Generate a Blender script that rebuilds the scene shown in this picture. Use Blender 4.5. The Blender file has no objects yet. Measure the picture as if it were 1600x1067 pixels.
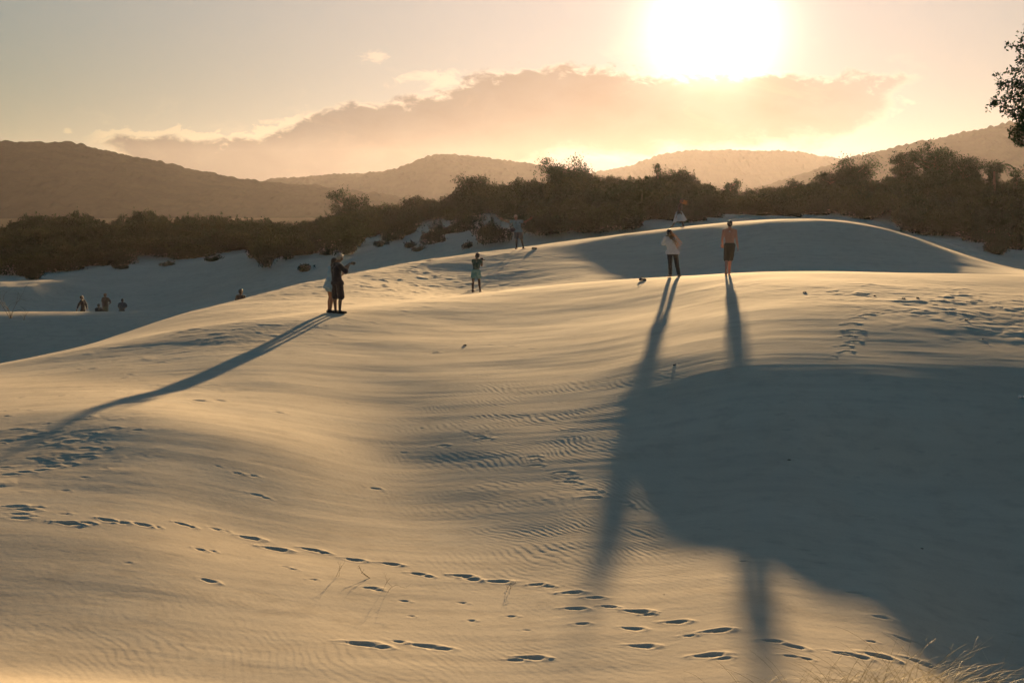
import bpy, bmesh, math, random
import numpy as np
from mathutils import Vector, Matrix

S = bpy.context.scene
COL = S.collection
PI = math.pi

# ------------------------------------------------------------------ camera
FPX, PITCH = 2222.0, 0.1047          # focal length in photograph pixels, downward tilt
W0, H0 = 800.0, 533.5
cam_d = bpy.data.cameras.new('camera')
cam = bpy.data.objects.new('camera', cam_d); COL.objects.link(cam)
cam.location = (0, 0, 0)
cam.rotation_euler = (PI/2 - PITCH, 0, 0)
cam_d.sensor_width = 36; cam_d.lens = FPX/1600*36
cam_d.clip_start = 0.1; cam_d.clip_end = 20000
S.camera = cam
S.view_settings.view_transform = 'Standard'; S.view_settings.look = 'None'
S.view_settings.exposure = 1.66; S.view_settings.gamma = 1.0
S.render.engine = 'CYCLES'
S.cycles.use_denoising = True
S.cycles.volume_bounces = 0
S.cycles.max_bounces = 5; S.cycles.diffuse_bounces = 3; S.cycles.transmission_bounces = 3
S.cycles.sample_clamp_indirect = 4.0

def ray(u, v):
    """world direction seen at photograph pixel u, v"""
    cp, sp = math.cos(PITCH), math.sin(PITCH)
    b = H0 - v
    return (u - W0, FPX*cp + b*sp, -FPX*sp + b*cp)

# ------------------------------------------------------------------ sun
SX, SY, SZ = ray(1115, 48)
SUN = Vector((SX, SY, SZ)).normalized()
SUN_EL = math.asin(SUN.z); SUN_AZ = math.atan2(SUN.x, SUN.y)
sl = bpy.data.lights.new('sun', 'SUN'); sl.energy = 5.0; sl.angle = math.radians(0.8)
sl.color = (1.0, 0.64, 0.30)
so = bpy.data.objects.new('sun', sl); COL.objects.link(so)
so.rotation_euler = SUN.to_track_quat('Z', 'Y').to_euler()
so.location = (30, 60, 60)

# ------------------------------------------------------------------ node helpers
class NT:
    def __init__(s, tree): s.t = tree; s.n = tree.nodes; s.l = tree.links
    def node(s, typ, **kw):
        nd = s.n.new(typ)
        for k, v in kw.items():
            setattr(nd, k, v)
        return nd
    def put(s, sock, val):
        if isinstance(val, bpy.types.NodeSocket): s.l.new(val, sock)
        elif val is not None: sock.default_value = val
    def m(s, op, a, b=None, c=None, clamp=False):
        nd = s.node('ShaderNodeMath', operation=op, use_clamp=clamp)
        for i, x in enumerate((a, b, c)):
            if x is not None: s.put(nd.inputs[i], x)
        return nd.outputs[0]
    def vm(s, op, a, b=None, out=0):
        nd = s.node('ShaderNodeVectorMath', operation=op)
        s.put(nd.inputs[0], a)
        if b is not None: s.put(nd.inputs[1], b)
        return nd.outputs[out]
    def mix(s, f, a, b, blend='MIX'):
        nd = s.node('ShaderNodeMix', data_type='RGBA', blend_type=blend)
        s.put(nd.inputs[0], f)
        for sock, x in ((nd.inputs[6], a), (nd.inputs[7], b)):
            if isinstance(x, tuple) and len(x) == 3: x = (*x, 1)
            s.put(sock, x)
        return nd.outputs[2]
    def noise(s, vec, scale, detail=3, rough=0.5, dist=0.0, out=0):
        nd = s.node('ShaderNodeTexNoise')
        s.put(nd.inputs['Vector'], vec); nd.inputs['Scale'].default_value = scale
        nd.inputs['Detail'].default_value = detail; nd.inputs['Roughness'].default_value = rough
        nd.inputs['Distortion'].default_value = dist
        return nd.outputs[out]
    def ss(s, x, a, b):
        nd = s.node('ShaderNodeMapRange', interpolation_type='SMOOTHSTEP')
        s.put(nd.inputs[0], x); s.put(nd.inputs[1], a); s.put(nd.inputs[2], b)
        return nd.outputs[0]
    def curve(s, x, pts, lo, hi, ylo, yhi):
        """float curve through pts (x, y) given in real units"""
        nd = s.node('ShaderNodeFloatCurve')
        c = nd.mapping.curves[0]
        q = [((px-lo)/(hi-lo), (py-ylo)/(yhi-ylo)) for px, py in pts]
        while len(c.points) < len(q): c.points.new(0.5, 0.5)
        for p, (a, b) in zip(c.points, q): p.location = (a, b); p.handle_type = 'AUTO_CLAMPED'
        nd.mapping.update()
        xx = s.m('DIVIDE', s.m('SUBTRACT', x, lo), hi-lo, clamp=True)
        s.put(nd.inputs['Value'], xx)
        return s.m('ADD', s.m('MULTIPLY', nd.outputs[0], yhi-ylo), ylo)

# ------------------------------------------------------------------ sky
def build_world():
    w = bpy.data.worlds.new('World'); S.world = w; w.use_nodes = True
    g = NT(w.node_tree); g.n.clear()
    out = g.node('ShaderNodeOutputWorld'); bg = g.node('ShaderNodeBackground')
    sky = g.node('ShaderNodeTexSky', sky_type='NISHITA', sun_disc=False)
    sky.sun_elevation = SUN_EL; sky.sun_rotation = SUN_AZ
    sky.air_density = 1.0; sky.dust_density = 1.0; sky.ozone_density = 1.5
    tc = g.node('ShaderNodeTexCoord').outputs['Generated']
    d = g.vm('NORMALIZE', tc)
    sep = g.node('ShaderNodeSeparateXYZ'); g.put(sep.inputs[0], d)
    x, y, z = sep.outputs
    cosang = g.vm('DOT_PRODUCT', d, tuple(SUN), out=1)
    ang = g.m('MULTIPLY', g.m('ARCCOSINE', g.m('MINIMUM', cosang, 1.0)), 180/PI)     # degrees from the sun
    # the sky itself, sun glow in the thick evening air
    raw = g.vm('MULTIPLY', sky.outputs[0], tuple(SKY_K*q for q in SKY_T))
    lum = g.vm('DOT_PRODUCT', raw, (.03, .06, .02), out=1)     # thick air evens out the bright quarter
    base = g.vm('MULTIPLY', raw, (1.0, 1.0, 1.0))
    dv = g.m('ADD', 1.0, g.m('MULTIPLY', lum, SOFT))
    sc_ = g.node('ShaderNodeVectorMath', operation='SCALE'); g.put(sc_.inputs[0], base); g.put(sc_.inputs['Scale'], g.m('DIVIDE', 1.0, dv))
    base = sc_.outputs[0]
    def glow(k, width, col, power=1.0):
        e = g.m('POWER', 2.71828, g.m('MULTIPLY', g.m('POWER', g.m('DIVIDE', ang, width), power), -1.0))
        e = g.m('MULTIPLY', e, k)
        nd = g.node('ShaderNodeVectorMath', operation='SCALE')
        nd.inputs[0].default_value = col; g.put(nd.inputs['Scale'], e)
        return nd.outputs[0]
    tot = g.vm('ADD', base, glow(*G1))
    tot = g.vm('ADD', tot, glow(*G2))
    core = glow(*G3)
    # flat coordinates on the sky in front: s right, e up
    yy = g.m('MAXIMUM', y, 0.05)
    s = g.m('DIVIDE', x, yy)
    e = g.m('DIVIDE', z, yy)
    comb = g.node('ShaderNodeCombineXYZ'); g.put(comb.inputs[0], s); g.put(comb.inputs[1], g.m('MULTIPLY', e, 1.9))
    P = comb.outputs[0]
    def ue(u, v):
        r = ray(u, v); return r[0]/r[1], r[2]/r[1]
    top = [(90,225),(150,212),(250,203),(330,212),(400,206),(450,195),(480,170),(560,154),(630,150),(700,135),(750,112),
           (860,98),(940,102),(1020,106),(1120,112),(1230,108),(1340,108),(1440,112),(1480,150),(1520,260)]
    bot = [(90,235),(160,232),(230,262),(400,330),(700,330),(860,262),(1000,264),(1150,250),(1280,238),(1380,205),(1345,160),(1440,124),(1500,124)]
    bot = [(90,228),(160,236),(230,285),(400,345),(700,340),(840,272),(1000,262),(1150,250),(1290,236),(1370,195),(1440,128),(1520,110)]
    T = g.curve(s, [ue(*p) for p in top], ue(0,200)[0], ue(1600,200)[0], -0.02, 0.12)
    B = g.curve(s, [ue(*p) for p in bot], ue(0,200)[0], ue(1600,200)[0], -0.02, 0.12)
    n1 = g.noise(P, 26, 6, 0.55, 0.3); n2 = g.noise(P, 75, 5, 0.6, 0.4)
    nn = g.m('ADD', g.m('MULTIPLY', g.m('SUBTRACT', n1, 0.5), 0.024), g.m('MULTIPLY', g.m('SUBTRACT', n2, 0.5), 0.010))
    dt = g.m('ADD', g.m('SUBTRACT', T, e), nn)
    db = g.m('ADD', g.m('SUBTRACT', e, B), g.m('MULTIPLY', nn, 1.5))
    mt = g.ss(dt, 0.0, 0.005); mb = g.ss(db, -0.002, 0.010)
    body = g.m('MULTIPLY', mt, mb)
    # lit margins: thin cloud that scatters the sun
    inner = g.m('MULTIPLY', g.ss(g.m('ADD', dt, g.m('MULTIPLY', g.m('SUBTRACT', n2, .5), .012)), 0.001, 0.008), g.ss(db, 0.0, 0.018))
    rim = g.m('SUBTRACT', body, g.m('MULTIPLY', inner, 1.0), clamp=True)
    # loose wisps round the bank
    wn = g.noise(P, 17, 6, 0.62, 0.6)
    near = g.m('MULTIPLY', g.ss(dt, -0.030, -0.002), g.ss(s, ue(1560,100)[0], ue(1250,100)[0]))
    wis = g.m('MULTIPLY', g.m('MULTIPLY', g.ss(wn, 0.55, 0.68), near), g.ss(s, ue(60,100)[0], ue(160,100)[0]))
    front = g.ss(y, 0.2, 0.5)
    # sunlit fringe along the low left of the bank, and the torn pale cloud above its shoulder
    leftm = g.m('MULTIPLY', g.ss(s, ue(120,200)[0], ue(170,200)[0]), g.m('SUBTRACT', 1.0, g.ss(s, ue(455,200)[0], ue(490,200)[0])))
    fn = g.m('MULTIPLY', g.m('SUBTRACT', n2, .5), .016)
    fr = g.m('MULTIPLY', g.m('MULTIPLY', g.ss(g.m('ADD', dt, fn), -0.0035, -0.001), g.m('SUBTRACT', 1.0, g.ss(g.m('SUBTRACT', dt, fn), 0.002, 0.006))), leftm)
    def blob(u, v, ru, rv):
        cu, ce = ue(u, v); a_ = g.m('DIVIDE', g.m('SUBTRACT', s, cu), ru/2222); b_ = g.m('DIVIDE', g.m('SUBTRACT', e, ce), rv/2222)
        r2 = g.m('ADD', g.m('MULTIPLY', a_, a_), g.m('MULTIPLY', b_, b_))
        return g.m('POWER', 2.71828, g.m('MULTIPLY', r2, -1.0))
    n3 = g.noise(P, 48, 7, .62, .5)
    bl = g.m('MAXIMUM', blob(680, 124, 125, 24), g.m('MAXIMUM', g.m('MULTIPLY', blob(575, 88, 60, 22), .82), g.m('MAXIMUM', blob(440, 190, 42, 12), g.m('MULTIPLY', blob(105, 205, 14, 12), .9))))
    bl = g.m('MAXIMUM', bl, g.m('MAXIMUM', g.m('MULTIPLY', blob(1400, 160, 60, 40), .8), g.m('MULTIPLY', blob(930, 250, 90, 14), .9)))
    torn = g.ss(g.m('ADD', g.m('MULTIPLY', bl, .55), n3), 0.86, 1.06)
    fr = g.m('MAXIMUM', fr, torn)
    # the bank dims what is behind it, less so towards the sun
    dens = g.m('ADD', 0.88, g.m('MULTIPLY', g.m('SUBTRACT', n1, 0.5), 0.45))
    dens = g.m('MULTIPLY', dens, g.m('SUBTRACT', 1.0, g.m('MULTIPLY', g.ss(s, ue(1180,100)[0], ue(1450,100)[0]), .6)))
    cb = g.m('MULTIPLY', g.m('MULTIPLY', g.m('MULTIPLY', inner, g.m('SUBTRACT', 1.0, g.m('MULTIPLY', fr, .9))), dens), front)
    dim = g.mix(cb, (1,1,1), g.mix(g.ss(ang, 3.0, 19.0), CLOUD_N, CLOUD_T))
    tot = g.vm('MULTIPLY', tot, dim)
    tot = g.vm('ADD', tot, g.vm('MULTIPLY', core, g.mix(cb, (1,1,1), (0.55,0.5,0.42))))
    addr = g.m('MULTIPLY', g.m('ADD', g.m('MULTIPLY', rim, 1.0), g.m('MULTIPLY', wis, 0.35)), front)
    addr = g.m('MAXIMUM', addr, g.m('MULTIPLY', fr, front))
    tot = g.vm('MULTIPLY', tot, g.mix(addr, (1,1,1), CLOUD_R))
    g.put(bg.inputs[0], tot); bg.inputs[1].default_value = 0.072
    g.l.new(bg.outputs[0], out.inputs[0])
    w.cycles.sampling_method = 'MANUAL'; w.cycles.sample_map_resolution = 1024

SKY_K = 0.85
SKY_T = (0.55, 1.02, 1.12)
SOFT = 12.0
G1 = (1.05, 7.0, (1.0, 0.56, 0.36), 1.0)
G2 = (2.3, 27.0, (1.0, 0.74, 0.78), 1.6)
G3 = (32.0, 1.2, (1.0, 0.85, 0.62), 1.25)
CLOUD_T = (0.31, 0.30, 0.36); CLOUD_N = (0.64, 0.53, 0.45); CLOUD_R = (1.5, 1.32, 1.15)
build_world()

# ------------------------------------------------------------------ object helpers
def tag(o, label=None, cat=None, group=None, kind=None):
    if label: o['label'] = label
    if cat: o['category'] = cat
    if group: o['group'] = group
    if kind: o['kind'] = kind
    return o

def mesh_from(name, verts, faces, mat=None, parent=None, smooth=False, link=True):
    """verts Nx3 array, faces Mxk array (all of one size) or list of lists"""
    me = bpy.data.meshes.new(name)
    if isinstance(faces, np.ndarray):
        v = np.ascontiguousarray(verts, dtype=np.float32)
        nf, k = faces.shape
        me.vertices.add(len(v)); me.vertices.foreach_set('co', v.ravel())
        me.loops.add(nf*k); me.loops.foreach_set('vertex_index', np.ascontiguousarray(faces, dtype=np.int32).ravel())
        me.polygons.add(nf); me.polygons.foreach_set('loop_start', np.arange(0, nf*k, k, dtype=np.int32))
        me.update(calc_edges=True)
    else:
        me.from_pydata([tuple(p) for p in verts], [], [tuple(f) for f in faces]); me.update()
    if smooth: me.polygons.foreach_set('use_smooth', np.ones(len(me.polygons), dtype=bool))
    if mat: me.materials.append(mat)
    o = bpy.data.objects.new(name, me)
    if link: COL.objects.link(o)
    if parent: o.parent = parent
    return o

def mat_new(name):
    m = bpy.data.materials.new(name); m.use_nodes = True
    g = NT(m.node_tree); b = g.n['Principled BSDF']
    return m, g, b

# ------------------------------------------------------------------ numpy noise
def _hash(ix, iy, seed):
    h = (ix.astype(np.int64)*374761393 + iy.astype(np.int64)*668265263 + seed*1442695041) & 0xffffffff
    h = ((h ^ (h >> 13))*1274126177) & 0xffffffff
    return (h ^ (h >> 16)) & 0xffffffff
def pnoise(x, y, seed=0):
    x0 = np.floor(x); y0 = np.floor(y); fx = x-x0; fy = y-y0
    def gr(dx, dy):
        a = _hash(x0+dx, y0+dy, seed)*(2*PI/4294967296.0)
        return np.cos(a)*(fx-dx) + np.sin(a)*(fy-dy)
    sx = fx*fx*fx*(fx*(fx*6-15)+10); sy = fy*fy*fy*(fy*(fy*6-15)+10)
    a = gr(0,0); b = gr(1,0); c = gr(0,1); d = gr(1,1)
    return ((a+(b-a)*sx)*(1-sy) + (c+(d-c)*sx)*sy)*1.5
def fbm(x, y, oct=4, seed=0, gain=0.5):
    r = 0; a = 1; f = 1
    for i in range(oct):
        r = r + a*pnoise(x*f+i*17.3, y*f-i*9.1, seed+i); a *= gain; f *= 2.03
    return r
def sstep(x, a, b):
    t = np.clip((x-a)/(b-a), 0, 1); return t*t*(3-2*t)

def pchip(xk, yk, x):
    """xk: K x N increasing knots per column, yk same, x: M x N -> M x N"""
    h = np.diff(xk, axis=0); dl = np.diff(yk, axis=0)/h
    K = xk.shape[0]; d = np.zeros_like(yk)
    w1 = 2*h[1:]+h[:-1]; w2 = h[1:]+2*h[:-1]
    same = (dl[:-1]*dl[1:]) > 0
    with np.errstate(divide='ignore', invalid='ignore'):
        hm = (w1+w2)/(w1/dl[:-1]+w2/dl[1:])
    d[1:-1] = np.where(same, hm, 0); d[0] = dl[0]; d[-1] = dl[-1]
    out = np.empty(x.shape); cols = np.arange(xk.shape[1])[None, :]
    idx = np.zeros(x.shape, dtype=np.int32)
    for k in range(1, K-1): idx += (x >= xk[k][None, :])
    x0 = xk[idx, cols]; hh = h[idx, cols]; t = (x-x0)/hh
    y0 = yk[idx, cols]; y1 = yk[idx+1, cols]; d0 = d[idx, cols]; d1 = d[idx+1, cols]
    t2 = t*t; t3 = t2*t
    return (2*t3-3*t2+1)*y0 + (t3-2*t2+t)*hh*d0 + (3*t2-2*t3)*y1 + (t3-t2)*hh*d1

# ------------------------------------------------------------------ dune relief
# Cross sections of the dunes: for each bearing (u) the distance Y of every feature line and the
# height at it.  'v' rows are given as view rows of the survey photograph, 'z' rows in metres.
RN = [  # (kind, {u: (Y, value)})
 ('z', {-300:(-60,-1.2), 1900:(-60,-1.2)}),
 ('z', {-300:(1.5,-1.75), 1900:(1.5,-1.75)}),
 ('z', {-300:(9,-3.15), 800:(9,-3.5), 1900:(9,-3.5)}),
 ('v', {-300:(13.5,1020), 0:(13.5,1035), 400:(13.5,1066), 600:(13.5,1080), 800:(13.5,1090), 1000:(13.5,1085), 1200:(13.5,1062), 1400:(13.5,1086), 1600:(13.5,1110), 1900:(13.5,1110)}),
 ('v', {-300:(19,782), 0:(19,790), 200:(19,803), 400:(18.5,858), 600:(18,896), 800:(18,902), 925:(17.6,905), 1000:(18,898), 1100:(17.6,898), 1200:(17.2,904), 1300:(16.5,944), 1400:(16,966), 1600:(16,1030), 1900:(16,1040)}),
 ('v', {-300:(25,665), 0:(25,652), 200:(25,642), 400:(24.5,675), 600:(24,732), 800:(22.5,757), 925:(22.5,750), 1000:(22,763), 1100:(22,766), 1200:(22.5,740), 1300:(22,765), 1400:(22,780), 1600:(22,785), 1900:(22,785)}),
 ('v', {-300:(28,638), 0:(28,625), 200:(28,617), 400:(28,625), 600:(28,653), 800:(27,660), 925:(27,651), 1000:(27,641), 1100:(26.5,632), 1200:(26,627), 1300:(26,627), 1400:(26,629), 1600:(26,641), 1900:(26,645)}),
 ('v', {-300:(31,616), 0:(31,603), 200:(31,596), 400:(31,586), 600:(32,590), 800:(32,585), 925:(32,575), 1000:(32,558), 1100:(31,548), 1200:(30,550), 1300:(30,550), 1400:(30,552), 1600:(30,562), 1900:(30,570)}),
 ('v', {-300:(34,614), 0:(34.5,585), 200:(35,560), 400:(36,538), 600:(38,527), 800:(41,505), 925:(41,495), 1000:(41,484), 1100:(39,474), 1200:(38,466), 1300:(38,463), 1400:(38,466), 1600:(38.5,472), 1900:(39,480)}),
 ('v', {-300:(36,612), 0:(37,570), 100:(37.8,551), 200:(38.5,533), 300:(39.5,513), 400:(40.5,499), 522:(42.5,487), 600:(44,479), 700:(47,467), 800:(49,456), 900:(50,444), 1000:(49.5,436), 1100:(47.5,429), 1200:(46,425), 1300:(46,424), 1400:(46,427), 1600:(47,430), 1900:(48,436)}),
 ('v', {-300:(37,611), 0:(38.2,569.5), 100:(39.5,550), 200:(41,528), 300:(42.5,510), 400:(43.5,497), 600:(50,471), 700:(58,460), 745:(58.5,457), 800:(58.5,451), 900:(57,445), 1000:(55,451), 1100:(54,448), 1200:(54,447), 1400:(54,447), 1600:(54,448), 1900:(54,450)}),
 ('v', {-300:(38,610.5), 0:(39.5,569), 100:(41.2,548.5), 200:(43.5,522), 300:(46,498), 400:(49,478), 500:(53,463), 600:(58,447), 700:(65,430), 800:(66,417), 900:(66,409), 1000:(66,404), 1100:(64,396), 1200:(62,392), 1300:(62,393), 1400:(61,408), 1500:(59,422), 1600:(58,431), 1900:(56,440)}),
 ('v', {-300:(39.5,610), 0:(41,568.5), 100:(43,547), 160:(44.5,531), 210:(46,514), 300:(50,486), 380:(53,466), 500:(60,434), 600:(68,414), 700:(72.5,400), 800:(74.5,388), 900:(75,375), 1000:(73.5,362), 1060:(73.5,355), 1150:(72,345), 1200:(71,342), 1250:(70,341), 1300:(70,342), 1350:(69,349), 1400:(68,361), 1450:(67,378), 1500:(65,397), 1550:(64,413), 1600:(63,424), 1900:(62,440)}),
 ('z', {-300:(66,-8.9), 0:(67,-8.9), 200:(68,-8.9), 400:(70,-7.9), 600:(77,-6.9), 800:(81,-5.2), 1000:(80,-4.3), 1200:(82,-4), 1400:(80,-4), 1600:(74,-4.8), 1900:(72,-4.8)}),
 ('v', {-300:(80,489), 0:(80,488), 200:(80,487), 300:(80,485), 400:(83,476), 500:(85,460), 600:(86.5,440), 800:(87,420), 1000:(88,400), 1200:(88,390), 1400:(86,392), 1500:(84,402), 1600:(81,418), 1900:(81,420)}),
 ('v', {-300:(88,505), 0:(88,504), 200:(88,504), 300:(89,478), 400:(92,450), 500:(93,425), 600:(94,403), 700:(93,382), 800:(92,366), 1000:(94,350), 1200:(96,345), 1400:(94,370), 1500:(91,390), 1600:(88,406), 1900:(88,410)}),
 ('v', {-300:(116,445), 0:(114,434), 130:(114,426), 300:(112,420), 400:(108,404), 500:(106,396), 600:(105,384), 700:(103,362), 800:(101,350), 1000:(102,338), 1200:(104,338), 1400:(102,368), 1500:(98,382), 1600:(96,392), 1900:(96,395)}),
 ('v', {-300:(160,392), 0:(160,372), 100:(160,366), 300:(160,368), 420:(150,374), 520:(145,362), 600:(142,354), 700:(138,334), 800:(135,314), 900:(133,302), 1050:(133,300), 1150:(133,322), 1250:(133,318), 1350:(130,306), 1450:(128,300), 1600:(125,308), 1900:(125,300)}),
 ('z', {-300:(300,-10), 1900:(300,-10)}),
 ('z', {-300:(2090,-14), 1900:(2090,-14)}),
]
cp_, sp_ = math.cos(PITCH), math.sin(PITCH)
def s_of(u, v=480): r = ray(u, v); return r[0]/r[1]
def z_of(Y, v):
    b = H0 - v
    return Y*(-FPX*sp_ + b*cp_)/(FPX*cp_ + b*sp_)
def interp_u(tab, s):
    us = sorted(tab)
    sk = np.array([[s_of(u)] for u in us]); 
    if len(us) < 3:
        return (np.interp(s, sk[:, 0], [tab[u][0] for u in us]), np.interp(s, sk[:, 0], [tab[u][1] for u in us]))
    ss_ = np.clip(s, sk[0, 0], sk[-1, 0])
    Y = pchip(sk, np.array([[tab[u][0]] for u in us], float), ss_[:, None])[:, 0]
    V = pchip(sk, np.array([[tab[u][1]] for u in us], float), ss_[:, None])[:, 0]
    return Y, V
WMIN = 9.0; KS = 8.0
def wid(Y): return np.where(Y > WMIN, Y, WMIN)

def base_z(s1, Ym):
    if len(s1) < 9: return base_z0(s1, Ym)
    sf = np.linspace(-0.62, 0.62, 940); hs = sf[1]-sf[0]
    F = base_z0(sf, Ym); n = 28; k = np.exp(-0.5*(np.arange(-n, n+1)*hs/0.0105)**2); k /= k.sum()
    P = np.pad(F, ((0, 0), (n, n)), mode='edge'); F = sum(k[i]*P[:, i:i+F.shape[1]] for i in range(2*n+1))
    # cubic resampling
    t = np.clip((s1-sf[0])/hs, 1, len(sf)-2.001); i = t.astype(int); f = t-i; i2 = np.minimum(i+2, len(sf)-1)
    a, b, c, d = F[:, i-1], F[:, i], F[:, i+1], F[:, i2]
    return b + .5*f*(c-a + f*(2*a-5*b+4*c-d + f*(3*(b-c)+d-a)))

def base_z0(s1, Ym):
    """s1: N bearings, Ym: M distances -> M x N heights of the bare relief"""
    Yk, Zk = [], []
    for kind, tab in RN:
        Y, V = interp_u(tab, s1)
        Yk.append(Y); Zk.append(V if kind == 'z' else z_of(Y, V))
    Yk = np.array(Yk); Zk = np.array(Zk)
    if len(s1) > 8:
        sf = np.linspace(-0.62, 0.62, 700); Yf, Zf = [], []
        for kind, tab in RN:
            Y, V = interp_u(tab, sf); Yf.append(Y); Zf.append(V if kind == 'z' else z_of(Y, V))
        kk = np.exp(-0.5*(np.arange(-40, 41)/KS)**2); kk /= kk.sum()
        inside = np.abs(s1) < 0.6
        for r in range(len(RN)):
            for A, F in ((Yk, Yf), (Zk, Zf)):
                q = np.convolve(np.pad(F[r], 40, mode='edge'), kk, mode='valid')
                A[r] = np.where(inside, np.interp(s1, sf, q), A[r])
    # a light smoothing across bearings keeps the feature lines flowing
    return pchip(Yk, Zk, np.repeat(Ym[:, None], len(s1), 1))

_cs = np.linspace(-0.45, 0.45, 361); _cy = np.concatenate([np.geomspace(9, 110, 900), np.linspace(111, 200, 120)])
def far_bumps(X, Y):
    """smaller dunes beyond the main crest"""
    z = 0.0
    # pale dune tongue at the left, steep at its right end
    a = sstep(-(X), 30.6, 34.5)*np.exp(-((Y-101)/6.5)**2)
    z = z + 1.0*a
    return z
_cz = base_z(_cs, _cy) + far_bumps(_cs[None, :]*_cy[:, None], _cy[:, None])
def ground_at(u, v):
    """first point of the relief met by the line of sight (u, v)"""
    r = ray(u, v); s = r[0]/r[1]; t = r[2]/r[1]
    j = (s - _cs[0])/(_cs[1]-_cs[0]); j0 = int(min(max(j, 0), len(_cs)-2)); f = j-j0
    z = _cz[:, j0]*(1-f) + _cz[:, j0+1]*f
    hit = np.nonzero(z >= _cy*t)[0]
    i = hit[0] if len(hit) else len(_cy)-1
    if i > 0:
        a = z[i-1]-_cy[i-1]*t; b = z[i]-_cy[i]*t
        q = -a/(b-a) if b != a else 0
        Y = _cy[i-1] + q*(_cy[i]-_cy[i-1])
    else: Y = _cy[0]
    return s*Y, Y
def relief(X, Y):
    s = X/Y; j = (s-_cs[0])/(_cs[1]-_cs[0]); j0 = int(min(max(j, 0), len(_cs)-2)); f = min(max(j-j0, 0), 1)
    z = _cz[:, j0]*(1-f) + _cz[:, j0+1]*f
    return float(np.interp(Y, _cy, z))
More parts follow.
